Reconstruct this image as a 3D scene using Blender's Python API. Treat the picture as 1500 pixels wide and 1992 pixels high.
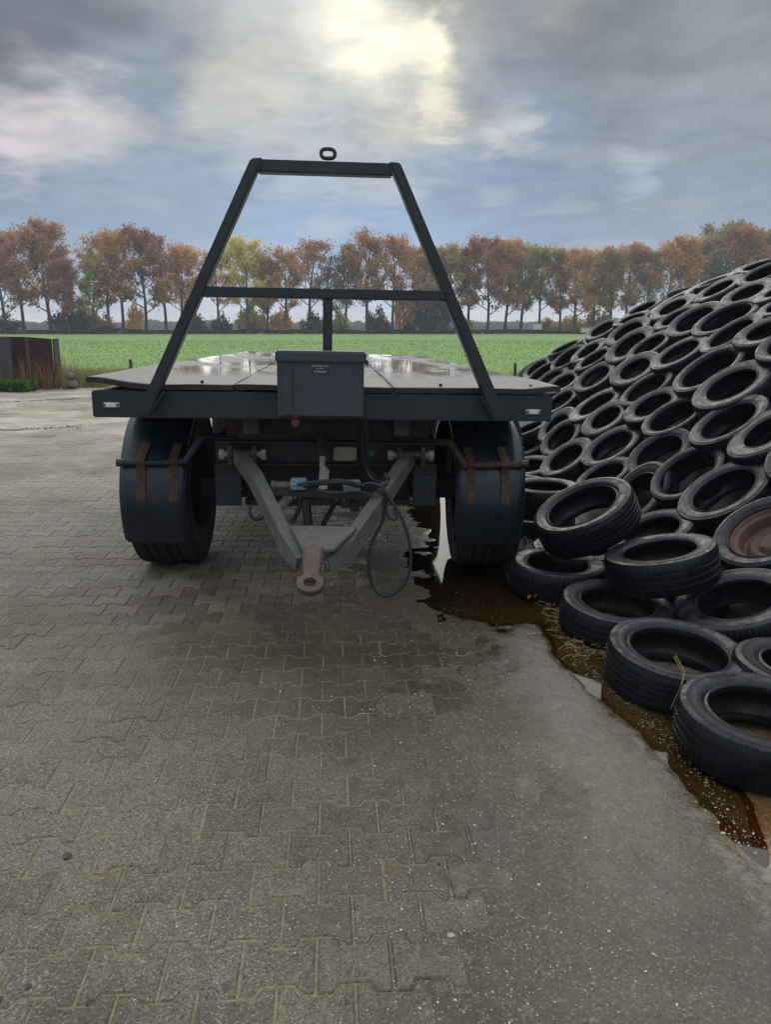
import bpy, bmesh, math, random
import numpy as np
from mathutils import Vector, Matrix, noise as mnoise

random.seed(7)
rng = np.random.default_rng(7)
sc = bpy.context.scene
col = sc.collection
for o in list(bpy.data.objects):
    bpy.data.objects.remove(o)
R = math.radians

# ------------------------------------------------------------------ camera
FPX, IW, IH = 1450.0, 1500.0, 1992.0
CAM_H, YAW, PITCH, TAU = 1.56, R(4.14), R(13.8), R(1.05)
# the yard is the xy plane; the level country beyond it is tipped by TAU about y
t_up = Vector((-math.sin(TAU), 0, math.cos(TAU)))
t_rx = Vector((math.cos(TAU), 0, math.sin(TAU)))
_f0 = Vector((0, 1, 0)) * math.cos(YAW) + t_rx * math.sin(YAW)
c_r = t_rx * math.cos(YAW) - Vector((0, 1, 0)) * math.sin(YAW)
c_f = _f0 * math.cos(PITCH) - t_up * math.sin(PITCH)
c_u = t_up * math.cos(PITCH) + _f0 * math.sin(PITCH)
c_o = Vector((0, 0, CAM_H))
cam = bpy.data.cameras.new('camera')
cam_o = bpy.data.objects.new('camera', cam)
col.objects.link(cam_o)
m = Matrix.Identity(4)
for i in range(3):
    m[i][0], m[i][1], m[i][2], m[i][3] = c_r[i], c_u[i], -c_f[i], c_o[i]
cam_o.matrix_world = m
cam.sensor_fit = 'VERTICAL'
cam.sensor_height = 24.0
cam.lens = 24.0 * FPX / IH
cam.clip_end = 5000
cam.clip_start = 0.05
sc.camera = cam_o

def ray(px, py):
    return c_r * ((px - IW / 2) / FPX) + c_u * ((IH / 2 - py) / FPX) + c_f

def at(px, py, X=None, Y=None, Z=None):
    d = ray(px, py)
    if X is not None: t = (X - c_o.x) / d.x
    elif Y is not None: t = (Y - c_o.y) / d.y
    else: t = (Z - c_o.z) / d.z
    return c_o + d * t

# ------------------------------------------------------------------ world
SUN_DIR = ray(735, 60).normalized()      # the bright gap in the clouds, straight ahead
sun_el = math.asin(SUN_DIR.z) + R(5)
sun_az = math.atan2(SUN_DIR.x, SUN_DIR.y)
world = bpy.data.worlds.new('World')
sc.world = world
world.use_nodes = True
wn, wl = world.node_tree.nodes, world.node_tree.links
wn.clear()

class NT:
    """small helper around a node tree"""
    def __init__(s, tree):
        s.t = tree; s.n = tree.nodes; s.l = tree.links
    def node(s, typ, **kw):
        n = s.n.new(typ)
        for k, v in kw.items(): setattr(n, k, v)
        return n
    def put(s, sock, v):
        if isinstance(v, bpy.types.NodeSocket): s.l.new(v, sock)
        elif v is not None:
            if sock.type in ('RGBA',) and not hasattr(v, '__len__'): v = (v, v, v, 1)
            elif sock.type == 'RGBA' and len(v) == 3: v = (*v, 1)
            sock.default_value = v
    def math(s, op, a, b=None, c=None, clamp=False):
        n = s.node('ShaderNodeMath', operation=op, use_clamp=clamp)
        s.put(n.inputs[0], a); s.put(n.inputs[1], b)
        if c is not None: s.put(n.inputs[2], c)
        return n.outputs[0]
    def vmath(s, op, a, b=None, out=0):
        n = s.node('ShaderNodeVectorMath', operation=op)
        s.put(n.inputs[0], a); s.put(n.inputs[1], b)
        return n.outputs[out]
    def scale(s, v, f):
        n = s.node('ShaderNodeVectorMath', operation='SCALE')
        s.put(n.inputs[0], v); s.put(n.inputs['Scale'], f)
        return n.outputs[0]
    def mix(s, f, a, b, blend='MIX'):
        n = s.node('ShaderNodeMix', data_type='RGBA', blend_type=blend)
        s.put(n.inputs[0], f); s.put(n.inputs[6], a); s.put(n.inputs[7], b)
        return n.outputs[2]
    def fmix(s, f, a, b):
        n = s.node('ShaderNodeMix', data_type='FLOAT')
        s.put(n.inputs[0], f); s.put(n.inputs[2], a); s.put(n.inputs[3], b)
        return n.outputs[0]
    def noise(s, vec=None, scale=5, detail=4, rough=0.55, dist=0.0, out=0, dim='3D'):
        n = s.node('ShaderNodeTexNoise', noise_dimensions=dim)
        if vec is not None: s.put(n.inputs['Vector'], vec)
        s.put(n.inputs['Scale'], scale); s.put(n.inputs['Detail'], detail)
        s.put(n.inputs['Roughness'], rough); s.put(n.inputs['Distortion'], dist)
        return n.outputs[out]
    def vor(s, vec=None, scale=5, feature='F1', out='Distance', rand=1.0):
        n = s.node('ShaderNodeTexVoronoi', feature=feature)
        if vec is not None: s.put(n.inputs['Vector'], vec)
        s.put(n.inputs['Scale'], scale); s.put(n.inputs['Randomness'], rand)
        return n.outputs[out]
    def smooth(s, v, a, b, lo=0.0, hi=1.0):
        n = s.node('ShaderNodeMapRange', interpolation_type='SMOOTHSTEP')
        s.put(n.inputs['Value'], v); s.put(n.inputs['From Min'], a); s.put(n.inputs['From Max'], b)
        s.put(n.inputs['To Min'], lo); s.put(n.inputs['To Max'], hi)
        return n.outputs[0]
    def ramp(s, f, stops, interp='LINEAR'):
        n = s.node('ShaderNodeValToRGB')
        cr = n.color_ramp; cr.interpolation = interp
        while len(cr.elements) < len(stops): cr.elements.new(0.5)
        for e, (p, c) in zip(cr.elements, stops):
            e.position = p; e.color = (*c, 1) if len(c) == 3 else c
        s.put(n.inputs[0], f)
        return n.outputs[0]
    def sep(s, v):
        n = s.node('ShaderNodeSeparateXYZ'); s.put(n.inputs[0], v)
        return n.outputs
    def comb(s, x, y, z):
        n = s.node('ShaderNodeCombineXYZ')
        s.put(n.inputs[0], x); s.put(n.inputs[1], y); s.put(n.inputs[2], z)
        return n.outputs[0]

W = NT(world.node_tree)
tc = W.node('ShaderNodeTexCoord')
D = tc.outputs['Generated']
up_dot = W.vmath('DOT_PRODUCT', D, tuple(t_up), out=1)
el = W.math('MAXIMUM', up_dot, 0.0)
# cloud deck seen in perspective: direction divided by its height
inv = W.math('DIVIDE', 1.0, W.math('ADD', el, 0.16))
P = W.scale(D, inv)
n_big = W.noise(P, 1.1, 5, 0.55, 0.4)
n_mid = W.noise(W.vmath('ADD', P, (3.1, 7.7, 0)), 2.4, 5, 0.50, 0.3)
wv = W.noise(P, 1.7, 4, 0.6, 0.0, out=1)
wv2 = W.noise(P, 5.5, 5, 0.6, 0.0, out=1)
Dw = W.vmath('ADD', D, W.scale(W.vmath('SUBTRACT', wv, (0.5, 0.5, 0.5)), 0.12))
Dw = W.vmath('ADD', Dw, W.scale(W.vmath('SUBTRACT', wv2, (0.5, 0.5, 0.5)), 0.085))
# overcast gradient: pale at the rim, blue slate low down, grey deck above, brighter overhead
grad = W.ramp(el, [(0.0, (.56, .56, .58)), (.045, (.47, .54, .63)), (.085, (.30, .40, .56)), (.17, (.26, .345, .47)),
                   (.235, (.32, .36, .40)), (.33, (.40, .43, .46)), (.6, (.83, .88, .93)), (1.0, (1.12, 1.18, 1.25))])
n_fine = W.noise(W.vmath('ADD', P, (8.3, 1.7, 2)), 6.5, 5, 0.55, 0.5)
cl = W.math('ADD', W.math('ADD', W.math('MULTIPLY', n_big, .42), W.math('MULTIPLY', n_mid, .36)), W.math('MULTIPLY', n_fine, .22))
cmul = W.ramp(cl, [(.30, (.78, .81, .85)), (.45, (.93, .945, .96)), (.55, (1.0, 1.0, 1.0)), (.70, (1.06, 1.05, 1.04))])
sky = W.mix(1.0, grad, cmul, 'MULTIPLY')
tex = W.ramp(W.math('ADD', W.math('MULTIPLY', n_mid, .5), W.math('MULTIPLY', n_fine, .5)), [(.34, (.70, .72, .75)), (.5, (1, 1, 1)), (.66, (1.24, 1.22, 1.19))])

def blob(px, py, rad, feather=0.95):
    d = ray(px, py).normalized()
    dd = W.vmath('DISTANCE', Dw, tuple(d), out=1)
    return W.smooth(dd, rad, rad * (1 - feather), 0.0, 1.0)

def lay(col_in, f, amt, colr):
    return W.mix(W.math('MULTIPLY', f, amt), col_in, colr)
# heavy grey banks
for px, py, r_, a, c in [(70, 80, .33, .97, (.108, .126, .155)), (330, 190, .12, .70, (.205, .24, .285)),
                         (1150, 110, .29, .95, (.150, .172, .190)), (1420, 190, .30, .85, (.180, .203, .225)),
                         (870, 0, .10, .85, (.175, .185, .20)), (300, 300, .16, .55, (.28, .335, .40)),
                         (1010, 340, .17, .70, (.20, .28, .41)), (230, 410, .20, .55, (.22, .31, .43)),
                         (620, 430, .19, .45, (.22, .33, .49)), (1350, 360, .16, .45, (.25, .31, .40))]:
    sky = lay(sky, blob(px, py, r_), a, c)
# pale gaps
for px, py, r_, a, c in [(60, 232, .085, .75, (.60, .54, .55)), (190, 225, .07, .7, (.62, .58, .58)), (20, 265, .06, .6, (.60, .56, .58)),
                         (520, 160, .12, .60, (.56, .55, .48)), (470, 215, .09, .5, (.50, .49, .45)),
                         (1000, 245, .055, .55, (.58, .57, .52)), (950, 270, .045, .45, (.54, .54, .50)), (1230, 330, .045, .5, (.42, .49, .58)),
                         (740, 120, .17, .65, (.56, .55, .48)), (690, 50, .085, .9, (.84, .82, .68)), (760, 65, .065, .9, (.86, .84, .70)),
                         (835, 75, .042, 1.0, (.90, .87, .64)), (845, 180, .045, .8, (.82, .79, .60)), (720, 125, .05, .6, (.78, .76, .60))]:
    sky = lay(sky, blob(px, py, r_), a, c)
nish = W.node('ShaderNodeTexSky', sky_type='NISHITA', sun_disc=False, sun_elevation=sun_el, sun_rotation=sun_az)
nish.air_density = 1.5; nish.dust_density = 2.0
blue = W.scale(nish.outputs[0], 0.07)
cover = W.smooth(n_mid, .36, .50, .95, 1.0)
calm = W.smooth(el, .10, .26, .25, 1.0)
skyc = W.mix(cover, blue, W.mix(calm, sky, W.mix(1.0, sky, tex, 'MULTIPLY')))
bg = W.node('ShaderNodeBackground')
W.put(bg.inputs[0], skyc); bg.inputs[1].default_value = 1.0
wo = W.node('ShaderNodeOutputWorld')
W.l.new(bg.outputs[0], wo.inputs[0])

sun = bpy.data.lights.new('sun', 'SUN')
sun.energy = 1.1; sun.angle = R(60); sun.color = (1.0, .965, .90)
sun_o = bpy.data.objects.new('sun', sun)
col.objects.link(sun_o)
sd = Vector((math.sin(sun_az) * math.cos(sun_el), math.cos(sun_az) * math.cos(sun_el), math.sin(sun_el)))
sun_o.rotation_euler = sd.to_track_quat('Z', 'Y').to_euler()
sun_o.location = (0, 30, 30)

vs = sc.view_settings
vs.view_transform = 'Standard'; vs.look = 'None'; vs.exposure = 0.36; vs.gamma = 1.0; vs.use_curve_mapping = False
sc.cycles.max_bounces = 5
sc.cycles.transparent_max_bounces = 12
sc.cycles.use_denoising = True

# ------------------------------------------------------------------ mesh helpers
def tag(o, label=None, cat=None, group=None, kind=None):
    if label: o['label'] = label
    if cat: o['category'] = cat
    if group: o['group'] = group
    if kind: o['kind'] = kind
    return o

def empty(name, loc=(0, 0, 0), parent=None):
    o = bpy.data.objects.new(name, None)
    o.empty_display_size = 0.1
    col.objects.link(o); o.location = loc
    if parent: o.parent = parent
    return o

def link(name, me, parent=None, m=None, loc=None):
    o = bpy.data.objects.new(name, me)
    col.objects.link(o)
    if m is not None:
        if not me.materials: me.materials.append(m)
    if parent is not None:
        o.parent = parent
        o.matrix_parent_inverse = Matrix.Translation(-parent.location) if parent.type == 'EMPTY' else Matrix.Identity(4)
    if loc is not None: o.location = loc
    return o

def mesh_np(name, v, f, smooth=False):
    v = np.asarray(v, dtype=np.float32); f = np.asarray(f, dtype=np.int32)
    me = bpy.data.meshes.new(name)
    k = f.shape[1]
    me.vertices.add(len(v)); me.vertices.foreach_set('co', v.ravel())
    me.loops.add(f.size); me.loops.foreach_set('vertex_index', f.ravel())
    me.polygons.add(len(f))
    me.polygons.foreach_set('loop_start', np.arange(0, f.size, k, dtype=np.int32))
    me.polygons.foreach_set('use_smooth', np.full(len(f), smooth))
    me.update(calc_edges=True)
    me.validate()
    return me

def bm_mesh(name, bm, smooth=False):
    me = bpy.data.meshes.new(name)
    bmesh.ops.recalc_face_normals(bm, faces=bm.faces)
    bm.to_mesh(me); bm.free()
    if smooth:
        me.polygons.foreach_set('use_smooth', [True] * len(me.polygons))
        try: me.set_sharp_from_angle(angle=R(40))
        except Exception: pass
    return me

def add_box(bm, x0, x1, y0, y1, z0, z1, bev=0.0, mat=None, seg=1):
    b2 = bmesh.new()
    bmesh.ops.create_cube(b2, size=1)
    for v in b2.verts:
        v.co = Vector(((x0 + x1) / 2 + v.co.x * (x1 - x0), (y0 + y1) / 2 + v.co.y * (y1 - y0), (z0 + z1) / 2 + v.co.z * (z1 - z0)))
    if bev > 0: bmesh.ops.bevel(b2, geom=b2.edges[:], offset=bev, segments=seg, affect='EDGES')
    if mat is not None: bmesh.ops.transform(b2, matrix=mat, verts=b2.verts[:])
    merge(bm, b2)

def merge(bm, b2):
    tmp = bpy.data.meshes.new('tmp'); b2.to_mesh(tmp); b2.free()
    bm.from_mesh(tmp); bpy.data.meshes.remove(tmp)

def add_prism(bm, pts, axis_vec, bev=0.0):
    """extrude a planar polygon (list of 3d points) by axis_vec"""
    b2 = bmesh.new()
    a = [b2.verts.new(Vector(p)) for p in pts]
    b = [b2.verts.new(Vector(p) + Vector(axis_vec)) for p in pts]
    b2.faces.new(a); b2.faces.new(b[::-1])
    n = len(pts)
    for i in range(n): b2.faces.new((a[i], b[i], b[(i + 1) % n], a[(i + 1) % n]))
    bmesh.ops.recalc_face_normals(b2, faces=b2.faces)
    if bev > 0: bmesh.ops.bevel(b2, geom=b2.edges[:], offset=bev, segments=2, affect='EDGES')
    merge(bm, b2)

def add_cyl(bm, p0, p1, r0, r1=None, seg=16, cap=True):
    p0, p1 = Vector(p0), Vector(p1)
    r1 = r0 if r1 is None else r1
    q = (p1 - p0).to_track_quat('Z', 'Y').to_matrix()
    A, B = [], []
    for i in range(seg):
        a = 2 * math.pi * i / seg
        d = q @ Vector((math.cos(a), math.sin(a), 0))
        A.append(bm.verts.new(p0 + d * r0)); B.append(bm.verts.new(p1 + d * r1))
    for i in range(seg):
        j = (i + 1) % seg
        bm.faces.new((A[i], A[j], B[j], B[i]))
    if cap: bm.faces.new(A[::-1]); bm.faces.new(B)

def spline(pts, n=8):
    """Catmull-Rom through the points"""
    P_ = [Vector(p) for p in pts]
    P_ = [P_[0] * 2 - P_[1]] + P_ + [P_[-1] * 2 - P_[-2]]
    out = []
    for i in range(1, len(P_) - 2):
        a, b, c, d = P_[i - 1:i + 3]
        for k in range(n):
            t = k / n
            out.append(0.5 * ((2 * b) + (c - a) * t + (2 * a - 5 * b + 4 * c - d) * t * t + (3 * b - a - 3 * c + d) * t ** 3))
    out.append(P_[-2])
    return out

def add_tube(bm, pts, r, seg=8, cap=True):
    pts = [Vector(p) for p in pts]
    n = len(pts); rs = r if hasattr(r, '__len__') else [r] * n
    rings = []; up = Vector((0.13, 0.31, 0.94))
    for i, p in enumerate(pts):
        t = (pts[min(i + 1, n - 1)] - pts[max(i - 1, 0)]).normalized()
        s_ = t.cross(up)
        if s_.length < 1e-3: s_ = t.cross(Vector((1, 0, 0)))
        s_.normalize(); u_ = s_.cross(t).normalized(); up = u_
        rings.append([bm.verts.new(p + (s_ * math.cos(2 * math.pi * k / seg) + u_ * math.sin(2 * math.pi * k / seg)) * rs[i]) for k in range(seg)])
    for a, b in zip(rings, rings[1:]):
        for k in range(seg):
            j = (k + 1) % seg
            bm.faces.new((a[k], a[j], b[j], b[k]))
    if cap: bm.faces.new(rings[0][::-1]); bm.faces.new(rings[-1])

def text_mesh(body, size, extrude=0.0, name='lettering'):
    cu = bpy.data.curves.new('t', 'FONT')
    cu.body = body; cu.size = size; cu.extrude = extrude
    cu.align_x = 'CENTER'; cu.align_y = 'CENTER'; cu.resolution_u = 2
    o = bpy.data.objects.new('t', cu); col.objects.link(o)
    dg = bpy.context.evaluated_depsgraph_get()
    me = bpy.data.meshes.new_from_object(o.evaluated_get(dg))
    me.name = name
    bpy.data.objects.remove(o); bpy.data.curves.remove(cu)
    return me

def fbm(x, y, z=0.0, oct_=4):
    return mnoise.fractal(Vector((x, y, z)), 1.0, 2.0, oct_)

def sstep(x, a, b):
    t = min(1, max(0, (x - a) / (b - a)))
    return t * t * (3 - 2 * t)

# ------------------------------------------------------------------ materials
def material(name):
    mt = bpy.data.materials.new(name); mt.use_nodes = True
    mt.node_tree.nodes.clear()
    g = NT(mt.node_tree)
    g.tc = g.node('ShaderNodeTexCoord')
    g.obj = g.tc.outputs['Object']
    g.geo = g.node('ShaderNodeNewGeometry')
    g.pos = g.geo.outputs['Position']
    g.rand = g.node('ShaderNodeObjectInfo').outputs['Random']
    g.out = g.node('ShaderNodeOutputMaterial')
    g.bsdf = g.node('ShaderNodeBsdfPrincipled')
    g.l.new(g.bsdf.outputs[0], g.out.inputs[0])
    return mt, g

def setp(g, base=None, rough=None, metal=None, normal=None, spec=None, coat=None, trans=None, ior=None):
    b = g.bsdf.inputs
    for k, v in (('Base Color', base), ('Roughness', rough), ('Metallic', metal), ('Normal', normal),
                 ('Specular IOR Level', spec), ('Coat Weight', coat), ('Transmission Weight', trans), ('IOR', ior)):
        if v is not None: g.put(b[k], v)

def bump(g, h, strength=0.3, dist=0.01, prev=None):
    n = g.node('ShaderNodeBump')
    g.put(n.inputs['Height'], h); n.inputs['Strength'].default_value = strength; n.inputs['Distance'].default_value = dist
    if prev is not None: g.put(n.inputs['Normal'], prev)
    return n.outputs[0]

def painted(name, base, dark, rust=(.10, .05, .03), rust_amt=0.1, rough=0.45, grime=0.5):
    mt, g = material(name)
    n1 = g.noise(g.pos, 9, 6, .6); n2 = g.noise(g.pos, 55, 4, .6); n3 = g.noise(g.pos, 24, 6, .7)
    c = g.mix(g.math('MULTIPLY', g.smooth(n1, .38, .68), grime), base, dark)
    c = g.mix(g.math('MULTIPLY', g.smooth(n2, .6, .75), .30), c, tuple(min(1, v * 2.2 + .02) for v in base))
    chp = g.math('MULTIPLY', g.smooth(g.noise(g.pos, 95, 3, .55), .70, .74), g.smooth(g.noise(g.pos, 5, 3, .6), .5, .62))
    c = g.mix(g.math('MULTIPLY', chp, .7), c, (.20, .20, .19))
    rm = g.smooth(n3, .70 - rust_amt, .74 - rust_amt * .6)
    c = g.mix(rm, c, rust)
    ro = g.fmix(rm, g.fmix(n1, rough - .12, rough + .22), .85)
    setp(g, c, ro, 0.0, bump(g, n3, .12, .004, bump(g, n2, .06, .002)))
    return mt

M = {}
M['paint'] = painted('dark_grey_paint', (.0118, .0170, .0250), (.0065, .0085, .0120), rust_amt=.075, rough=.40)
M['paint_frame'] = painted('frame_paint', (.0120, .0180, .0250), (.0065, .0090, .0120), rust_amt=.075, rough=.36)
M['paint_box'] = painted('toolbox_paint', (.032, .042, .053), (.021, .028, .035), (.16, .05, .03), .02, .55, .35)
M['chassis'] = painted('chassis_black', (.014, .016, .022), (.036, .026, .020), (.070, .042, .030), .19, .6)
M['rusty'] = painted('rusty_brown_steel', (.062, .040, .031), (.034, .024, .020), (.12, .055, .03), .20, .75)
M['drawbar'] = painted('drawbar_grey', (.105, .110, .104), (.045, .045, .041), (.12, .07, .045), .20, .5)
M['eye'] = painted('worn_brown_steel', (.085, .048, .034), (.040, .024, .018), (.15, .105, .08), .16, .45)
M['mudguard'] = painted('mudguard_plastic', (.011, .018, .033), (.008, .011, .017), (.05, .05, .045), .07, .30, .5)
M['hose'] = painted('black_hose', (.012, .013, .015), (.02, .02, .02), (.05, .045, .04), .03, .42)
M['cable'] = painted('grey_cable', (.04, .042, .045), (.022, .023, .024), (.08, .07, .06), .05, .5)
M['cream'] = painted('cream_plastic', (.34, .31, .22), (.20, .18, .12), (.10, .07, .05), .10, .6)
M['blue'] = painted('pale_blue_plastic', (.17, .26, .32), (.09, .14, .18), (.07, .07, .07), .06, .5)
M['green'] = painted('green_tag', (.02, .16, .10), (.01, .07, .05), (.03, .05, .04), .05, .5)
M['zinc'] = painted('zinc_steel', (.34, .33, .31), (.20, .19, .18), (.15, .09, .06), .10, .4)
M['white'] = painted('white_plastic', (.62, .62, .60), (.42, .42, .40), (.2, .17, .13), .02, .4)
M['sticker'] = painted('sticker_navy', (.018, .026, .045), (.012, .018, .03), (.03, .04, .06), .02, .4)
M['letters'] = painted('letter_white', (.62, .65, .70), (.45, .48, .52), (.3, .3, .3), .02, .6)
M['red'] = painted('red_paint', (.24, .035, .025), (.14, .025, .02), (.1, .05, .03), .05, .5)
M['rust_sheet'] = painted('rusty_sheet', (.040, .017, .014), (.018, .013, .016), (.085, .032, .020), .15, .8)
M['rim'] = painted('rusty_rim', (.085, .040, .034), (.045, .024, .022), (.15, .07, .05), .16, .6)
M['rim_dark'] = painted('dark_rim', (.03, .026, .024), (.02, .018, .017), (.06, .04, .03), .16, .7)
M['wood_post'] = painted('old_wood', (.055, .042, .032), (.03, .024, .02), (.09, .08, .06), .1, .9)
M['stone'] = painted('grey_stone', (.16, .15, .135), (.08, .075, .06), (.07, .08, .04), .15, .9)

def make_guard():
    mt, g = material('dirty_mudguard_plastic')
    n1 = g.noise(g.pos, 7, 6, .65); n2 = g.noise(g.pos, 160, 3, .6); n3 = g.noise(g.vmath('MULTIPLY', g.pos, (1, 1, .18)), 38, 5, .7)
    z = g.sep(g.pos)[2]
    c = g.mix(g.smooth(n1, .35, .7), (.0040, .0080, .0185), (.0060, .0095, .0185))
    spray = g.math('MULTIPLY', g.smooth(n2, .50, .68), g.smooth(g.math('ADD', z, g.math('MULTIPLY', n1, -.35)), .34, .10))
    c = g.mix(g.math('MULTIPLY', spray, .8), c, (.085, .080, .070))           # road dirt thrown up along the lower edge
    c = g.mix(g.math('MULTIPLY', g.smooth(n3, .62, .72), .22), c, (.045, .047, .052))   # scuffs and runs
    c = g.mix(g.math('MULTIPLY', g.smooth(n1, .56, .7), .12), c, (.04, .038, .034))
    ro = g.fmix(g.smooth(n1, .3, .7), .22, .42)
    setp(g, c, g.math('ADD', ro, g.math('MULTIPLY', spray, .35), clamp=True), 0, bump(g, n1, .10, .03, bump(g, n3, .08, .003)))
    return mt
M['mudguard'] = make_guard()

def rubber(name, base, dust, rmin, dust_amt=.6):
    mt, g = material(name)
    sh = g.vmath('ADD', g.obj, g.comb(g.math('MULTIPLY', g.rand, 37.0), g.math('MULTIPLY', g.rand, 11.0), 0.0))
    n1 = g.noise(sh, 6, 6, .66); n2 = g.noise(sh, 90, 3, .6); n3 = g.noise(sh, 22, 5, .7)
    x, y, z = g.sep(g.obj)
    rr = g.math('SQRT', g.math('ADD', g.math('MULTIPLY', x, x), g.math('MULTIPLY', y, y)))
    side = g.smooth(rr, .315, .285)           # sidewalls hold the grey bloom, the tread less
    d = g.math('MULTIPLY', g.math('ADD', g.smooth(n1, .40, .66), g.math('MULTIPLY', g.smooth(n3, .5, .7), .45)), g.math('MULTIPLY_ADD', g.rand, .9, .25))
    d = g.math('MULTIPLY', d, g.fmix(side, .45, 1.0))
    c = g.mix(g.math('MULTIPLY', d, dust_amt, clamp=True), base, dust)
    sp = g.smooth(g.noise(sh, 35, 4, .7), .66, .72)
    c = g.mix(g.math('MULTIPLY', sp, .35), c, tuple(v * 2.2 for v in dust))     # dried splashes
    ring = g.math('MULTIPLY', g.math('SINE', g.math('MULTIPLY', rr, 700)), .5)
    ringm = g.math('MULTIPLY', ring, g.smooth(g.noise(sh, 3, 2, .5), .45, .6))
    ro = g.fmix(g.smooth(n3, .35, .65), rmin, rmin + .26)
    ro = g.math('ADD', ro, g.math('MULTIPLY', d, .22), clamp=True)
    setp(g, c, ro, 0.0, bump(g, ringm, .16, .002, bump(g, n2, .30, .003, bump(g, n1, .10, .02))), spec=.30)
    return mt
M['rubber'] = rubber('tyre_rubber', (.0032, .0040, .0060), (.0145, .0158, .0200), .24, .5)
M['rubber_truck'] = rubber('truck_tyre_rubber', (.014, .0135, .013), (.045, .040, .034), .55, .8)
M['letter_rubber'] = rubber('raised_rubber', (.016, .018, .023), (.04, .042, .046), .45)

# ---- ground materials
def wet_mask(g):
    """1 where the yard is wet: a band along the heap and under the trailer"""
    x, y, z = g.sep(g.pos)
    n = g.noise(g.pos, .9, 5, .6)
    e = g.math('ADD', x, g.math('MULTIPLY', g.math('SUBTRACT', n, .5), 2.0))
    e = g.math('ADD', e, g.math('MULTIPLY', g.smooth(y, 2.2, 3.6), .55))
    near = g.smooth(y, 9.0, 5.0)
    return g.math('MULTIPLY', g.smooth(e, -.55, .45), near)

def make_paver_mat():
    mt, g = material('concrete_paver')
    n1 = g.noise(g.pos, 1.3, 5, .6); n2 = g.noise(g.pos, 240, 3, .7); n3 = g.noise(g.pos, 14, 5, .65)
    w = wet_mask(g)
    per = g.vor(g.pos, 5.2, out='Color')
    c = g.mix(g.smooth(n1, .3, .7), (.140, .124, .092), (.188, .165, .122))
    c = g.mix(g.math('MULTIPLY', g.smooth(n3, .5, .72), .55), c, (.115, .108, .088))
    isl = g.geo.outputs['Random Per Island']
    rnd = g.math('FRACT', g.math('ADD', isl, g.rand))
    c = g.mix(.42, c, g.mix(rnd, (.085, .078, .064), (.24, .212, .168)))
    # exposed aggregate: dark and pale grains
    v = g.vor(g.pos, 210, out='Color')
    gr = g.sep(v)[0]
    c = g.mix(g.math('MULTIPLY', g.smooth(gr, .68, .76), .65), c, (.028, .029, .033))
    c = g.mix(g.math('MULTIPLY', g.smooth(gr, .14, .06), .65), c, (.38, .37, .34))
    gold = g.smooth(g.noise(g.vmath('ADD', g.pos, (9, 4, 2)), 4.5, 4, .6), .66, .74)
    c = g.mix(g.math('MULTIPLY', gold, .35), c, (.20, .12, .06))
    px_, py_, pz_ = g.sep(g.pos)
    worn = g.math('MULTIPLY', g.math('MULTIPLY', g.smooth(py_, 3.5, 4.1), g.smooth(py_, 6.2, 5.0)), g.math('MULTIPLY', g.smooth(px_, -1.3, -.8), g.smooth(px_, .55, .25)))
    c = g.mix(g.math('MULTIPLY', worn, g.smooth(rnd, .25, .8, .15, .75)), c, (.33, .305, .26))      # scoured clean by the wheels and the coupling
    spot = g.smooth(g.noise(g.vmath('ADD', g.pos, (1, 8, 5)), 7, 3, .5), .70, .76)
    c = g.mix(g.math('MULTIPLY', spot, .6), c, (.045, .04, .035))
    # far part of the yard is dusted with pale sand
    y = g.sep(g.pos)[1]
    far = g.math('MULTIPLY', g.smooth(y, 4.5, 12), g.smooth(g.noise(g.pos, .5, 4, .6), .25, .62))
    c = g.mix(g.math('MULTIPLY', far, .85), c, (.46, .405, .325))
    big = g.noise(g.vmath('ADD', g.pos, (4, 2, 0)), .8, 6, .68, .5)
    c = g.mix(g.math('MULTIPLY', g.smooth(big, .46, .60), .75), c, g.mix(1.0, c, (.60, .53, .43), 'MULTIPLY'))
    moss = g.math('MULTIPLY', g.smooth(g.noise(g.vmath('ADD', g.pos, (7, 1, 3)), 2.6, 6, .7), .54, .70), .35)
    c = g.mix(moss, c, (.105, .105, .055))
    c = g.mix(w, c, g.mix(1.0, c, (.62, .54, .45), 'MULTIPLY'))
    near_tone = g.smooth(g.math('ADD', y, g.math('MULTIPLY', n1, 3.0)), 9.0, 4.0)      # near yard toned darker, warmer and smoother, fading out with distance
    c = g.mix(near_tone, c, g.mix(1.0, c, (.80, .75, .665), 'MULTIPLY'))
    ro = g.fmix(w, g.fmix(near_tone, .85, .68), g.fmix(g.smooth(n3, .35, .65), .22, .55))
    setp(g, c, ro, 0, bump(g, n2, .5, .003, bump(g, n3, .3, .006)))
    return mt
M['paver'] = make_paver_mat()

def make_joint_mat():
    mt, g = material('joint_sand')
    n1 = g.noise(g.pos, 60, 4, .7); n2 = g.noise(g.pos, 2, 4, .6)
    w = wet_mask(g)
    c = g.mix(g.smooth(n1, .3, .7), (.125, .112, .082), (.275, .248, .186))
    c = g.mix(g.math('MULTIPLY', g.smooth(n2, .45, .65), .6), c, (.13, .125, .075))
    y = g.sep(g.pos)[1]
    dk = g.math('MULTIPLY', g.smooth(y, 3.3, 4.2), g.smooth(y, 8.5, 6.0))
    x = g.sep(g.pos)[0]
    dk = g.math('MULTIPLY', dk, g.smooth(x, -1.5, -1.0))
    c = g.mix(g.math('MULTIPLY', dk, .85), c, (.035, .030, .022))      # joint colour darkened from the coupling back, instead of setting the sand deeper
    c = g.mix(g.math('MULTIPLY', w, .30), c, (.08, .072, .055))
    c = g.mix(g.smooth(y, 9.0, 5.0), c, g.mix(1.0, c, (.92, .85, .72), 'MULTIPLY'))
    setp(g, c, .95, 0, bump(g, n1, .5, .004))
    return mt
M['joint'] = make_joint_mat()

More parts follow.
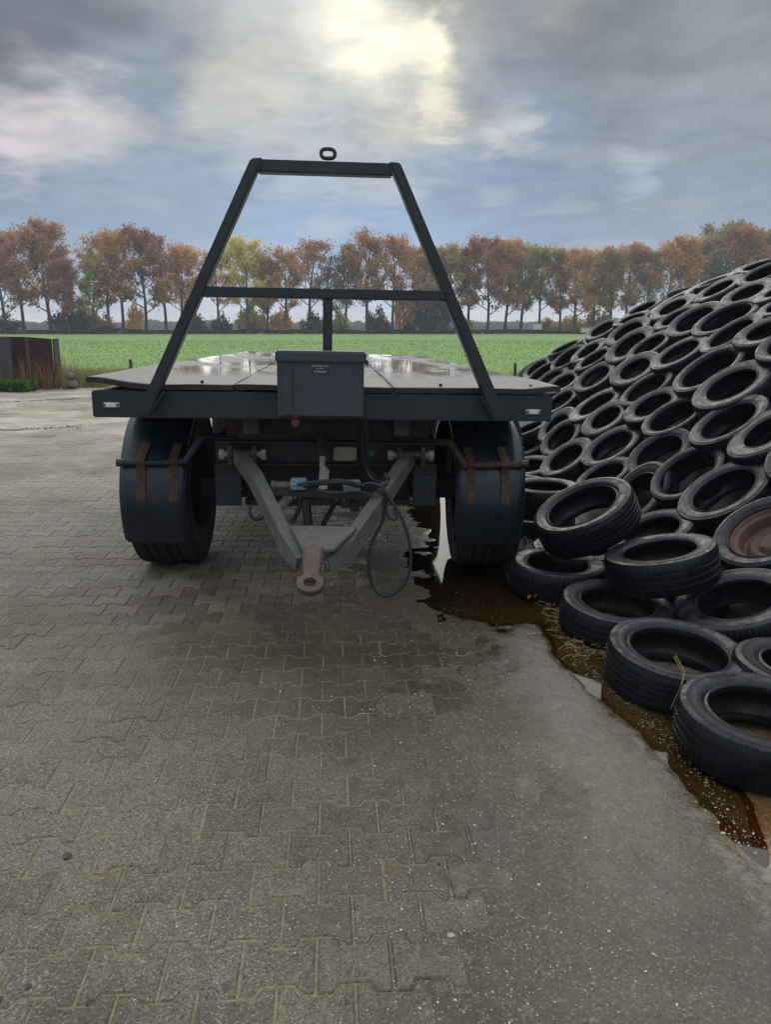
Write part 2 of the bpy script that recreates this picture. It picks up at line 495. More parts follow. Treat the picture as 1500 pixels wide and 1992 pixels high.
def make_mud_mat():
    mt, g = material('wet_silt')
    x, y, z = g.sep(g.pos)
    n1 = g.noise(g.pos, 2.2, 6, .62); n2 = g.noise(g.pos, 130, 4, .7); n3 = g.noise(g.pos, 16, 6, .65, .6)
    c = g.mix(g.smooth(n1, .3, .7), (.088, .073, .052), (.128, .108, .080))
    c = g.mix(g.math('MULTIPLY', g.smooth(n3, .50, .66), .5), c, (.155, .140, .115))
    c = g.mix(g.math('MULTIPLY', g.smooth(n2, .58, .7), .35), c, (.05, .045, .04))
    toe = g.smooth(g.math('ADD', x, g.math('MULTIPLY', n3, .3)), 1.30, 1.44)   # scum left along the toe of the heap
    c = g.mix(g.math('MULTIPLY', toe, .75), c, g.mix(n3, (.12, .14, .14), (.42, .40, .33)))
    # brown effluent in the wet basin under the wheel
    br = g.math('MULTIPLY', g.smooth(y, 3.4, 3.95), g.smooth(x, .35, .62))
    c = g.mix(g.math('MULTIPLY', br, .75), c, g.mix(n3, (.060, .038, .016), (.11, .085, .05)))
    och = g.vmath('DISTANCE', g.pos, (1.44, 2.03, 0.0), out=1)
    c = g.mix(g.smooth(g.math('ADD', och, g.math('MULTIPLY', n3, .16)), .30, .20), c, g.mix(n3, (.30, .13, .035), (.16, .09, .04)))
    och2 = g.vmath('DISTANCE', g.pos, (1.68, 2.46, 0.0), out=1)
    c = g.mix(g.smooth(g.math('ADD', och2, g.math('MULTIPLY', n3, .2)), .32, .22), c, g.mix(g.smooth(n3, .4, .6), (.30, .14, .04), (.36, .36, .31)))
    h = g.math('ADD', n3, g.math('MULTIPLY', n2, .4))
    low = g.math('MULTIPLY', g.smooth(g.math('ADD', z, g.math('MULTIPLY', n3, .003)), .0062, .0012), g.smooth(x, .55, .85))
    sheen = g.smooth(g.math('ADD', x, g.math('ADD', g.math('MULTIPLY', g.math('SUBTRACT', n1, .5), .9), g.math('MULTIPLY', g.math('SUBTRACT', n3, .5), .35))), .62, 1.02)
    low = g.math('MAXIMUM', low, g.math('MULTIPLY', sheen, .55))
    wetr = g.smooth(x, .1, .9)
    ro = g.fmix(wetr, g.fmix(n3, .55, .85), g.fmix(g.smooth(n3, .35, .65), .24, .58))
    v_ = g.vor(g.pos, 170, out='Color'); gr_ = g.sep(v_)[0]
    c = g.mix(g.math('MULTIPLY', g.smooth(gr_, .74, .82), .5), c, (.03, .03, .03))
    c = g.mix(g.math('MULTIPLY', g.smooth(gr_, .14, .07), .5), c, (.30, .29, .26))
    c = g.mix(1.0, c, (.78, .72, .62), 'MULTIPLY')
    c = g.mix(low, c, g.mix(1.0, c, (.72, .66, .58), 'MULTIPLY'))
    ro = g.fmix(low, ro, g.fmix(g.smooth(n3, .4, .65), .05, .30))
    hh = g.math('MULTIPLY', h, g.fmix(low, 1.0, .05))
    setp(g, c, ro, 0, bump(g, hh, .9, .012))
    return mt
M['mud'] = make_mud_mat()

mt, g = material('puddle_water')
g.n.remove(g.bsdf)
_tr = g.node('ShaderNodeBsdfTransparent'); _tr.inputs[0].default_value = (.60, .48, .28, 1)
_gl = g.node('ShaderNodeBsdfGlossy'); _gl.inputs['Roughness'].default_value = .05
_bn = bump(g, g.noise(g.pos, 7, 2, .5), .02, .01)
g.l.new(_bn, _gl.inputs['Normal'])
_fr = g.node('ShaderNodeFresnel'); _fr.inputs['IOR'].default_value = 1.36
_mx = g.node('ShaderNodeMixShader')
g.l.new(_fr.outputs[0], _mx.inputs[0]); g.l.new(_tr.outputs[0], _mx.inputs[1]); g.l.new(_gl.outputs[0], _mx.inputs[2])
g.l.new(_mx.outputs[0], g.out.inputs[0])
M['water'] = mt

def make_tarp_mat():
    mt, g = material('black_silage_sheet')
    n1 = g.noise(g.pos, 6, 6, .6); n2 = g.noise(g.pos, 40, 4, .6)
    c = g.mix(g.smooth(n1, .45, .7), (.008, .009, .011), (.028, .029, .031))
    setp(g, c, g.fmix(n1, .45, .75), 0, bump(g, n1, .6, .03, bump(g, n2, .3, .006)))
    return mt
M['tarp'] = make_tarp_mat()

def make_mat_mat():
    mt, g = material('wet_rubber_mat')
    st = g.vmath('MULTIPLY', g.pos, (1.0, .42, 1.0))
    n1 = g.noise(st, 2.6, 5, .6, .4); n2 = g.noise(g.pos, 90, 4, .6); n3 = g.noise(g.pos, 12, 4, .6)
    pud = g.math('MULTIPLY', g.smooth(n1, .40, .56), g.smooth(g.sep(g.pos)[1], 4.6, 5.6))
    c = g.mix(n3, (.052, .047, .043), (.098, .090, .083))
    c = g.mix(pud, c, (.030, .026, .023))
    nb = bump(g, n2, .25, .003)
    setp(g, g.mix(n3, (.038, .033, .029), (.072, .064, .057)), g.fmix(n3, .42, .56), 0, nb, spec=.26)
    # standing water: a second, level and mirror-smooth skin
    wb = g.node('ShaderNodeBsdfPrincipled')
    wb.inputs['Base Color'].default_value = (.030, .026, .023, 1); wb.inputs['Roughness'].default_value = .05
    wb.inputs['Normal'].default_value = tuple(t_up)
    cn = g.node('ShaderNodeCombineXYZ')
    for k in range(3): cn.inputs[k].default_value = t_up[k]
    g.l.new(bump(g, g.noise(g.pos, 5, 2, .5), .008, .01, cn.outputs[0]), wb.inputs['Normal'])
    mx = g.node('ShaderNodeMixShader'); g.put(mx.inputs[0], g.math('MULTIPLY', pud, .8))
    g.l.new(g.bsdf.outputs[0], mx.inputs[1]); g.l.new(wb.outputs[0], mx.inputs[2]); g.l.new(mx.outputs[0], g.out.inputs[0])
    return mt
M['mat'] = make_mat_mat()
M['mat_edge'] = painted('mat_edge', (.012, .013, .015), (.02, .02, .02), (.04, .04, .04), .02, .6)

def make_field_mat():
    mt, g = material('field_soil_grass')
    x, y, z = g.sep(g.pos)
    n1 = g.noise(g.pos, .35, 6, .65); n2 = g.noise(g.pos, 6, 5, .7)
    st = g.noise(g.vmath('MULTIPLY', g.pos, (.35, 1.6, 1)), .55, 5, .6)
    c = g.mix(g.smooth(n1, .3, .7), (.135, .245, .048), (.17, .29, .062))
    c = g.mix(g.math('MULTIPLY', g.smooth(st, .5, .72), .5), c, (.105, .19, .040))
    tus = g.smooth(g.noise(g.vmath('MULTIPLY', g.pos, (.8, .35, 1)), 1.5, 6, .72), .52, .66)
    c = g.mix(g.math('MULTIPLY', tus, .32), c, (.085, .16, .036))
    c = g.mix(g.math('MULTIPLY', g.smooth(n2, .4, .7), .35), c, (.11, .20, .045))
    c = g.mix(g.math('MULTIPLY', g.smooth(y, 142, 152), .9), c, (.09, .062, .036))
    pat = g.smooth(g.noise(g.vmath('MULTIPLY', g.pos, (1, .5, 1)), .09, 4, .6), .45, .65)
    c = g.mix(g.math('MULTIPLY', pat, .40), c, (.20, .29, .07))
    yard = g.smooth(g.math('ADD', y, g.math('MULTIPLY', n1, 1.2)), 20.6, 20.0)
    c = g.mix(yard, c, (.20, .175, .135))
    setp(g, c, .9, 0, bump(g, n2, .6, .08))
    return mt
M['field'] = make_field_mat()

def leaf_mat(name, a, b, c_, scale=.55, trans=.45):
    mt, g = material(name)
    n = g.noise(g.obj, scale, 3, .6)
    rnd = g.geo.outputs['Random Per Island']
    cc = g.mix(g.smooth(n, .36, .64), a, b)
    cc = g.mix(g.math('MULTIPLY', g.smooth(rnd, .45, 1.0), .75), cc, c_)
    hsv = g.node('ShaderNodeHueSaturation')
    g.put(hsv.inputs['Color'], cc)
    g.put(hsv.inputs['Value'], g.math('MULTIPLY_ADD', g.rand, .5, .75))
    g.put(hsv.inputs['Hue'], g.math('MULTIPLY_ADD', g.rand, .03, .485))
    cc = hsv.outputs[0]
    setp(g, cc, 1.0, 0, spec=.0)
    tr = g.node('ShaderNodeBsdfTranslucent'); g.put(tr.inputs[0], cc)
    mx = g.node('ShaderNodeMixShader'); mx.inputs[0].default_value = trans
    g.l.new(g.bsdf.outputs[0], mx.inputs[1]); g.l.new(tr.outputs[0], mx.inputs[2])
    g.l.new(mx.outputs[0], g.out.inputs[0])
    return mt
LEAF = {
    'rust': leaf_mat('rust_leaves', (.50, .25, .125), (.40, .20, .11), (.60, .35, .17)),
    'orange': leaf_mat('orange_leaves', (.62, .33, .12), (.50, .25, .10), (.68, .44, .17)),
    'yellow': leaf_mat('yellow_leaves', (.60, .43, .14), (.46, .35, .12), (.68, .52, .19)),
    'olive': leaf_mat('olive_leaves', (.42, .36, .14), (.30, .29, .12), (.55, .43, .16)),
    'green': leaf_mat('dark_green_leaves', (.073, .112, .059), (.051, .085, .051), (.116, .152, .071)),
    'grey': leaf_mat('grey_twigs', (.195, .159, .122), (.159, .134, .116), (.293, .207, .134), .55, .1),
}
M['grass'] = leaf_mat('grass_blades', (.20, .33, .075), (.165, .28, .06), (.25, .38, .09), .25, .6)
M['verge'] = leaf_mat('verge_grass', (.20, .26, .075), (.15, .23, .065), (.34, .31, .13), .4, .35)
M['dry'] = leaf_mat('dry_stalks', (.32, .22, .11), (.24, .16, .085), (.42, .32, .18), .8, .3)
M['nettle'] = leaf_mat('green_weeds', (.075, .175, .040), (.055, .12, .03), (.12, .24, .06), 1.5, .4)
def make_bark():
    mt, g = material('bark')
    n = g.noise(g.vmath('MULTIPLY', g.obj, (3, 3, .8)), 4, 5, .65)
    c = g.mix(n, (.030, .026, .021), (.085, .075, .060))
    setp(g, c, .9, 0, bump(g, n, .5, .04))
    return mt
M['bark'] = make_bark()

# ------------------------------------------------------------------ ground sheet
YEND = 19.6           # far edge of the paved yard
TT = math.tan(TAU)
def field_z(x, y):
    b = sstep(y, 19.5, 34)
    return b * (TT * x) + 0.62 * sstep(y, 40, 150)
xs = np.unique(np.concatenate([np.linspace(-1500, -120, 12), np.linspace(-120, -20, 26), np.linspace(-20, 20, 33), np.linspace(20, 140, 28), np.linspace(140, 1500, 12)]))
ys = np.unique(np.concatenate([np.linspace(-60, 0, 6), np.linspace(0, 19, 10), np.linspace(19, 36, 22), np.linspace(36, 160, 42), np.linspace(160, 3000, 24)]))
V = []
for y in ys:
    for x in xs:
        z = field_z(x, y)
        if y > 20.5 and y < 170:
            z += 0.06 * fbm(x * .25, y * .25) * sstep(y, 20.5, 24)
        if y < 19.9: z = -0.06
        V.append((x, y, z))
nx = len(xs)
F_ = [(j * nx + i, j * nx + i + 1, (j + 1) * nx + i + 1, (j + 1) * nx + i) for j in range(len(ys) - 1) for i in range(nx - 1)]
ground = link('ground', mesh_np('ground', V, F_, True), None, M['field'])
tag(ground, 'flat green pasture running back to the tree row', 'ground', kind='structure')

# ------------------------------------------------------------------ silt level (used by the paving and the litter too)
WATER = -.0004
def basin(x, y):
    n = fbm(x * 1.6, y * 1.6, 3.3, 5); n2 = fbm(x * 6, y * 6, 9.1, 4)
    toe_x = 1.30 + .05 * math.sin(y * 3.3)
    b1 = sstep(x + .10 * n + .03 * n2, toe_x - .20, toe_x - .0) * sstep(y, 1.5, 2.3)          # strip along the toe
    b2 = sstep(x + .20 * n + .16 * n2 - .12 * sstep(y, 4.9, 5.6), .48, .86) * sstep(y + .30 * n + .22 * n2, 3.60, 4.20)   # basin under the wheel
    return max(b1, b2), toe_x, n, n2
def mud_z(x, y):
    b, toe_x, n, n2 = basin(x, y)
    n3 = fbm(x * 14, y * 14, 4.4, 3)
    edge = x + .34 * n + .12 * n2 - .16 - .12 * sstep(y, 2.6, 1.2)
    base = -.0085 + .0075 * sstep(edge, -.25, .25) + .0065 * sstep(edge, .15, .75) + .0009 * n3
    base -= .0125 * b
    base += .012 * sstep(x, toe_x + .02, toe_x + .2)
    return base + .0018 * n + .0012 * n2

# ------------------------------------------------------------------ paved yard
yard = link('paved_yard', mesh_np('paved_yard', [(-14, -3, -.0034), (9, -3, -.0034), (9, YEND, -.0034), (-14, YEND, -.0034)], [(0, 1, 2, 3)]), None, M['joint'])
tag(yard, 'concrete block paved farm yard with sandy joints', 'paving', kind='structure')
PX, PY, AMP, JT = .190, .1468, .0150, .0064
def paver_outline(ins):
    """dog-bone block: wide ends, narrow waist"""
    hx = PX / 2 - ins; a = PY / 2 + AMP - ins; b = PY / 2 - AMP - ins
    x1, x2 = PX * .285 + ins * .58, PX * .195 + ins * .58
    top = [(hx, a), (x1, a), (x2, b), (-x2, b), (-x1, a), (-hx, a)]
    bot = [(-x, -y) for x, y in top]
    return top + bot
po, pi_ = paver_outline(JT / 2), paver_outline(JT / 2 + .0045)
pv = [(x, y, -.02) for x, y in po] + [(x, y, -.0035) for x, y in po] + [(x, y, 0) for x, y in pi_]
pfaces = []
for k in range(12):
    j = (k + 1) % 12
    pfaces += [(k, j, 12 + j, 12 + k), (12 + k, 12 + j, 24 + j, 24 + k)]
# top as quads: left end, waist, right end
T = lambda i: 24 + i
pfaces += [(T(0), T(1), T(10), T(11)), (T(1), T(2), T(9), T(10)), (T(2), T(3), T(8), T(9)), (T(3), T(4), T(7), T(8)), (T(4), T(5), T(6), T(7))]
paver_me = mesh_np('paver', pv, [f[::-1] for f in pfaces])
paver_me.materials.append(M['paver'])
pv = np.array(pv, np.float32); pf = np.array([f[::-1] for f in pfaces], np.int32)
rows = []
for k in range(-6, 124):
    y0 = 1.49 + PY * (k + .5)
    if y0 > YEND - .1: break
    off = -.032 + PX / 2 + (0 if k % 2 == 0 else PX / 2)
    for j in range(-62, 12):
        x0 = off + j * PX
        if x0 < -.62 * y0 - 2.2 or x0 > min(2.2, .56 * y0 + 1.5): continue
        if x0 > .5 and (x0 > .9 or mud_z(x0, y0) > .003 or basin(x0, y0)[0] > .05): continue
        rows.append((x0, y0))
rows = np.array(rows)
def in_view_order(p):
    v = Vector((p[0], p[1], 0)) - c_o
    z = v.dot(c_f)
    px = IW / 2 + FPX * v.dot(c_r) / z; py = IH / 2 - FPX * v.dot(c_u) / z
    seen = -40 < px < IW + 40 and py < IH + 60 and p[0] < .62
    return (0 if seen else 1, z)
order = sorted(range(len(rows)), key=lambda i: in_view_order(rows[i]))
def settle(n):
    return np.clip(rng.normal(0, .0012, n), -.0018, .0025), rng.normal(0, .006, (n, 3)) * np.array([1, 1, .6])
dz, rot = settle(len(rows))
near, rest = order[:300], order[300:]
for i in near:
    o = bpy.data.objects.new('paver', paver_me)
    col.objects.link(o); o.parent = yard
    o.location = (rows[i][0], rows[i][1], dz[i]); o.rotation_euler = (rot[i][0], rot[i][1], rot[i][2])
vv = np.repeat(pv[None], len(rest), 0).copy()
ri = np.array(rest)
vv[:, :, 2] += dz[ri][:, None] + pv[None, :, 0] * rot[ri][:, 1:2] + pv[None, :, 1] * rot[ri][:, 0:1]
vv[:, :, 0] += rows[ri][:, 0:1]; vv[:, :, 1] += rows[ri][:, 1:2]
ff = (pf[None] + (np.arange(len(rest)) * len(pv))[:, None, None]).reshape(-1, 4)
o = link('farther_pavers', mesh_np('farther_pavers', vv.reshape(-1, 3), ff), yard, M['paver'])
tag(o, kind='stuff')

# ------------------------------------------------------------------ silt and puddles by the heap
gx = np.linspace(-.75, 2.3, 190); gy = np.concatenate([np.linspace(.6, 5.2, 240), np.linspace(5.23, 11.5, 150)])
V = [(x, y, mud_z(x, y)) for y in gy for x in gx]
nx = len(gx)
F_ = [(j * nx + i, j * nx + i + 1, (j + 1) * nx + i + 1, (j + 1) * nx + i) for j in range(len(gy) - 1) for i in range(nx - 1)]
mud = link('silt_ground', mesh_np('silt_ground', V, F_, True), None, M['mud'])
tag(mud, 'thin layer of wet grey silt washed over the paving beside the tyre heap', 'silt', kind='structure')
VW = np.array(V, np.float32); keepf = []
for q in F_:
    z_ = min(VW[k][2] for k in q); x_, y_ = VW[q[0]][0], VW[q[0]][1]
    if z_ < WATER + .0004 and basin(x_, y_)[0] > .12: keepf.append(q)
VW[:, 2] = WATER
used = np.unique(np.array(keepf)); remap = -np.ones(len(VW), np.int64); remap[used] = np.arange(len(used))
wat = link('puddle_water', mesh_np('puddle_water', VW[used], remap[np.array(keepf)], True), None, M['water'])
tag(wat, 'shallow brown puddle along the foot of the tyre heap', 'puddle', kind='structure')

# ------------------------------------------------------------------ the silage heap
GU = [0, .3, .7, 1.0, 1.27, 1.45, 1.7, 2.0, 2.4, 3.1, 3.6, 4.5, 6, 9]
GH = [.05, .14, .22, .36, .56, .72, 1.02, 1.32, 1.66, 2.08, 2.35, 2.6, 2.72, 2.75]
def heap_s(x, y):
    """height of the upper face of the tyre layer"""
    ux, uf, un = x - 1.3, 14.3 - y, y - .55
    k = 1.6
    u = -math.log(math.exp(-k * ux) + math.exp(-k * uf) + math.exp(-k * un)) / k
    return float(np.interp(u, GU, GH)) if u > 0 else .05 + u * .4
def heap_n(x, y):
    e = .08
    return Vector((-(heap_s(x + e, y) - heap_s(x - e, y)) / (2 * e), -(heap_s(x, y + e) - heap_s(x, y - e)) / (2 * e), 1)).normalized()
gx = np.linspace(1.18, 9.0, 110); gy = np.linspace(.4, 15.2, 150)
V = []
for y in gy:
    for x in gx:
        s_ = heap_s(x, y); nrm = heap_n(x, y)
        z = s_ - .215 / max(.55, nrm.z) * sstep(s_, .0, .20) - .068
        z += .022 * fbm(x * 2.2, y * 2.2, 5.0) * sstep(s_, .1, .5)
        V.append((x, y, max(z, -.03 + .006 * fbm(x * 5, y * 5, 1))))
nx = len(gx)
F_ = [(j * nx + i, j * nx + i + 1, (j + 1) * nx + i + 1, (j + 1) * nx + i) for j in range(len(gy) - 1) for i in range(nx - 1)]
sheet = link('silage_sheet', mesh_np('silage_sheet', V, F_, True), None, M['tarp'])
tag(sheet, 'black plastic sheet over the silage heap under the tyres', 'plastic sheet')

# crumpled edge of the sheet lying out on the ground by the trailer wheel
V, F_ = [], []
NX_, NY_ = 46, 60
for j in range(NY_):
    for i in range(NX_):
        u, v = i / (NX_ - 1), j / (NY_ - 1)
        x = 1.13 + .42 * u + .03 * math.sin(v * 9); y = 4.35 + 2.2 * v
        h = abs(fbm(x * 7, y * 5, 2.0, 4)) * .10 + .04 * abs(fbm(x * 20, y * 16, 7, 2))
        V.append((x, y, .004 + h * (sstep(u, 0, .25)) + .0))
F_ = [(j * NX_ + i, j * NX_ + i + 1, (j + 1) * NX_ + i + 1, (j + 1) * NX_ + i) for j in range(NY_ - 1) for i in range(NX_ - 1)]
o = link('plastic_sheet_edge', mesh_np('plastic_sheet_edge', V, F_, True), None, M['tarp'])
tag(o, 'crumpled loose edge of black plastic on the ground beside the right wheel', 'plastic sheet')

# ------------------------------------------------------------------ tyres
def tyre_mesh(name, Ro, w, rb, bite, ngroove, nblk=60, sub=3, square=0.0):
    """hollow tyre: axis z, outer radius Ro, width w, bead radius rb"""
    h = w / 2
    prof = []      # (r, z, tread?) going round the section from the lower bead, over the outside, back inside
    d_ = Ro - rb
    prof_half = [(rb, h * .66, 0), (rb + .003, h * .84, 0), (rb + .009, h * .895, 0), (rb + .014, h * .875, 0), (rb + .018, h * .845, 0), (rb + .023, h * .885, 0),
                 (rb + d_ * .32, h * .955, 0), (rb + d_ * .50, h * .99, 0), (rb + d_ * .66, h * 1.0, 0), (rb + d_ * .675, h * 1.012, 0), (rb + d_ * .70, h * 1.01, 0), (rb + d_ * .715, h * .985, 0),
                 (rb + d_ * .84, h * .955, 0), (rb + d_ * .90, h * (.915 + square * .5), .5),
                 (Ro - .010, h * (.85 + square), 1), (Ro - .003, h * (.74 + square), 1)]
    crown = []
    zc = h * (.74 + square)
    cuts = np.linspace(-1, 1, ngroove * 2 + 3)[1:-1]
    for q in range(ngroove):
        c_ = -zc + 2 * zc * (q + 1) / (ngroove + 1); gw = zc * .075
        crown += [(c_ - gw, 0), (c_ - gw * .6, 1), (c_ + gw * .6, 1), (c_ + gw, 0)]
    upper = prof_half
    lower = [(r, -z, t) for r, z, t in prof_half]
    prof = lower + [(Ro - (bite if gflag else 0) - .003 * (z / zc) ** 2, z, 2) for z, gflag in crown] + upper[::-1]
    inner = [(rb + .003, h * .58, 0), (rb + .02, h * .60, 0), (rb + (Ro - rb) * .5, h * .86, 0), (Ro - .035, h * .62, 0), (Ro - .022, 0, 0),
             (Ro - .035, -h * .62, 0), (rb + (Ro - rb) * .5, -h * .86, 0), (rb + .02, -h * .60, 0), (rb + .003, -h * .58, 0)]
    prof = prof + inner
    n = nblk * sub; m_ = len(prof)
    ang = np.arange(n) / n * 2 * np.pi
    V = np.zeros((n, m_, 3))
    for k, (r, z, t) in enumerate(prof):
        rr = np.full(n, r); sh = 0
        if t >= .5 and t < 2: rr = rr - bite * .8 * ((np.arange(n) % sub) == 0) * (1.0 if t == 1 else .6)
        if t == 2 and r > Ro - bite * .6: rr = rr - bite * .55 * ((np.arange(n) % sub) == 0)
        V[:, k, 0] = rr * np.cos(ang); V[:, k, 1] = rr * np.sin(ang); V[:, k, 2] = z
    idx = np.arange(n * m_).reshape(n, m_)
    a = idx; b = np.roll(idx, -1, 0); c = np.roll(b, -1, 1); d = np.roll(a, -1, 1)
    Fq = np.stack([a, d, c, b], -1).reshape(-1, 4)
    me = mesh_np(name, V.reshape(-1, 3), Fq[:, ::-1], True)
    try: me.set_sharp_from_angle(angle=R(38))
    except Exception: pass
    return me
TY = [tyre_mesh('tyre_a', .31, .185, .192, .006, 3, 64, 3), tyre_mesh('tyre_b', .31, .200, .205, .005, 4, 56, 3, .03),
      tyre_mesh('tyre_c', .31, .170, .185, .007, 2, 70, 3), tyre_mesh('tyre_d', .31, .195, .198, .004, 3, 48, 4, .05),
      tyre_mesh('tyre_e', .31, .205, .222, .004, 4, 60, 3, .06), tyre_mesh('tyre_f', .31, .160, .172, .006, 2, 74, 3, .0)]
for me in TY: me.materials.append(M['rubber'])

# where each tyre of the heap shows: the two ends of the long axis of its upper face
ZO = {'B': (1240, 480, 5.769), 'A': (980, 620, 5.769), 'D': (980, 820, 5.), 'E': (1220, 940, 5.357), 'Z': (980, 480, 2.885)}
PICK = '''B 630 590 1185 340;B 945 650 1520 365;B 1135 425 1720 150;B 1085 300 1650 60;B 580 495 1090 270;B 170 695 640 475;B 140 800 655 545
B 195 920 725 650;B 335 960 925 660;B 630 955 1300 610;B 1320 610 1900 350;B 1385 760 1960 480;B 720 1130 1365 790;B 1100 1090 1760 780;B 120 1380 770 1000
A 490 390 880 245;A 505 440 900 240;A 215 665 520 430;A 250 720 600 475;A 365 760 740 520;A 490 785 875 610;A 555 560 830 370;A 750 490 1145 220;A 820 350 1210 125
A 785 580 1215 310;A 915 205 1300 10;A 795 765 1270 480;A 690 990 1150 610;A 420 1040 830 790;A 810 1090 1400 740;A 865 1250 1390 910;A 370 1370 815 1010;A 440 1490 890 1110
Z 570 550 820 400;Z 580 640 845 470;Z 655 650 910 500;Z 570 760 845 610;Z 665 860 965 710;Z 655 970 985 800;Z 970 790 1345 580;Z 1115 880 1520 650;Z 765 1050 1110 860
Z 1055 1070 1490 850;Z 1240 1170 1640 900;Z 700 1240 1050 1040;Z 855 1370 1245 1110;Z 1005 1480 1470 1220;Z 1480 1270 1900 1000;D 350 530 850 170;D 790 380 1330 40
D 720 650 1215 390;A 130 640 470 390;A 250 760 400 690;A 300 900 690 740;B -110 760 230 620;B -250 870 160 725;Z 1400 640 1700 500;A 110 1290 430 1150;A 120 1360 450 1190'''
slope = []
for item in PICK.replace('\n', ';').split(';'):
    k, *v = item.split(); x1, y1, x2, y2 = map(float, v); ox, oy, s_ = ZO[k]
    slope.append((ox + x1 / s_, oy + y1 / s_, ox + x2 / s_, oy + y2 / s_))

def hit_heap(px, py):
    d = ray(px, py); prev = None
    t = 2.0
    while t < 20:
        p = c_o + d * t
        if p.x > 1.0 and p.z < heap_s(p.x, p.y): break
        t += .02
    else:
        # grazes the crest: take the closest approach
        best = min(((c_o + d * (k * .05)) for k in range(60, 300)), key=lambda p: abs(p.z - heap_s(p.x, p.y)) if p.x > 1.2 else 9)
        return best
    return c_o + d * t

def facing(px, py, tilt, q):
    """disc normal that shows in the picture as an ellipse of this tilt and this width to length ratio"""
    v = ray(px, py).normalized()
    r_ = (c_r - v * c_r.dot(v)).normalized(); u_ = r_.cross(v)
    return (-v * q + (u_ * math.cos(tilt) - r_ * math.sin(tilt)) * math.sqrt(1 - q * q)).normalized()

tyre_list = []       # dict(pos, n, dia, label)
def put_tyre(topc, n, dia, var, label=None, cat='tyre', name='car_tyre', group=None, spin=None):
    me = TY[var % 6]
    w = [.185, .200, .170, .195, .205, .160][var % 6] * dia / .62
    o = bpy.data.objects.new(name, me); col.objects.link(o)
    q = n.to_track_quat('Z', 'Y')
    q = q @ Matrix.Rotation(random.uniform(0, 6.28) if spin is None else spin, 3, 'Z').to_quaternion()
    o.rotation_mode = 'QUATERNION'; o.rotation_quaternion = q
    o.scale = (dia / .62 * random.uniform(.975, 1.025), dia / .62 * random.uniform(.975, 1.025), dia / .62 * random.uniform(.9, 1.08))
    o.location = topc - n * (w * .48)
    tag(o, label, cat, group)
    return o

heap_tyres = []
for i, (x1, y1, x2, y2) in enumerate(slope):
    cx, cy = (x1 + x2) / 2, (y1 + y2) / 2
    L = math.hypot(x2 - x1, y2 - y1); tilt = math.atan2(y1 - y2, x2 - x1)
    p = hit_heap(cx, cy)
    z = (p - c_o).dot(c_f)
    dia = min(.70, max(.54, L * z / FPX * random.uniform(.95, 1.04)))
    q = float(np.interp(cy, [520, 560, 610, 680, 760, 830, 900, 960], [.17, .24, .31, .38, .40, .46, .53, .57]))
    if cx < 1180: q = q * .9
    if i in (4, 5, 15, 53, 57): q *= .55
    n = facing(cx, cy, tilt, q)
    hn = heap_n(p.x, p.y)
    n = (n * .8 + hn * .2 + Vector((random.uniform(-.08, .08), random.uniform(-.08, .08), random.uniform(-.05, .05)))).normalized()
    heap_tyres.append([p, n, dia, i])
# let them settle: drop doubles, push overlapping neighbours apart along the slope
kept = []
for t in heap_tyres:
    if all((t[0] - k[0]).length > .34 for k in kept): kept.append(t)
heap_tyres = kept
home = [t[0].copy() for t in heap_tyres]
for it in range(60):
    for a_ in range(len(heap_tyres)):
        for b_ in range(a_ + 1, len(heap_tyres)):
            A_, B_ = heap_tyres[a_], heap_tyres[b_]
            d = A_[0] - B_[0]; need = .44 * (A_[2] + B_[2]); L = d.length
            if L < need:
                push = d / max(L, 1e-4) * (need - L) * .22
                A_[0] = A_[0] + push; B_[0] = B_[0] - push
    for k, t in enumerate(heap_tyres):
        p = t[0].lerp(home[k], .06); p.z = heap_s(p.x, p.y); t[0] = p
# tyres the picture shows nothing of directly: over the crest and beyond the right edge
taken = [t[0] for t in heap_tyres]
fill = []
yy = 1.9; rowi = 0
while yy < 14.0:
    xx = 2.2 + (.28 if rowi % 2 else 0)
    while xx < 8.6:
        p = Vector((xx + random.uniform(-.06, .06), yy + random.uniform(-.06, .06), 0)); p.z = heap_s(p.x, p.y)
        v = p - c_o; zc_ = v.dot(c_f)
        px_ = IW / 2 + FPX * v.dot(c_r) / zc_
        lim = 1.0 if px_ < 1560 else .55
        hid = heap_s(p.x, p.y) > .3 and min((p - t).length for t in taken) > .56
        crest = px_ < 1500 and heap_s(p.x - .3, p.y) < p.z and xx > 4.6
        if hid and (px_ > 1640 or crest) and xx < 6.6 + .0 * yy:
            fill.append(p); taken.append(p)
        xx += .60
    yy += .56; rowi += 1
for p in fill:
    hn = heap_n(p.x, p.y)
    n = (hn * .75 + Vector((0, 0, 1)) * .25 + Vector((random.uniform(-.07, .07), random.uniform(-.07, .07), 0))).normalized()
    heap_tyres.append([p, n, random.uniform(.58, .66), 99])

# labels: row by height, place counted from the end nearest the viewer
ORD = ['first', 'second', 'third', 'fourth', 'fifth', 'sixth', 'seventh', 'eighth', 'ninth', 'tenth', 'eleventh', 'twelfth', 'thirteenth', 'fourteenth', 'fifteenth', 'sixteenth', 'seventeenth', 'eighteenth', 'nineteenth', 'twentieth',
       'twenty-first', 'twenty-second', 'twenty-third', 'twenty-fourth', 'twenty-fifth', 'twenty-sixth', 'twenty-seventh', 'twenty-eighth', 'twenty-ninth', 'thirtieth']
bands = {}
for t in heap_tyres:
    b = min(8, max(0, int((t[0].z - .15) / .26)))
    bands.setdefault(b, []).append(t)
for b in sorted(bands):
    bands[b].sort(key=lambda t: t[0].y)
    for k, t in enumerate(bands[b]):
        lab = 'black tyre on the heap, %s row up, %s from the near end' % (ORD[b], ORD[min(k, 29)])
        o = put_tyre(t[0], t[1], t[2], random.randrange(6), lab, group='tyres weighing down the silage sheet')

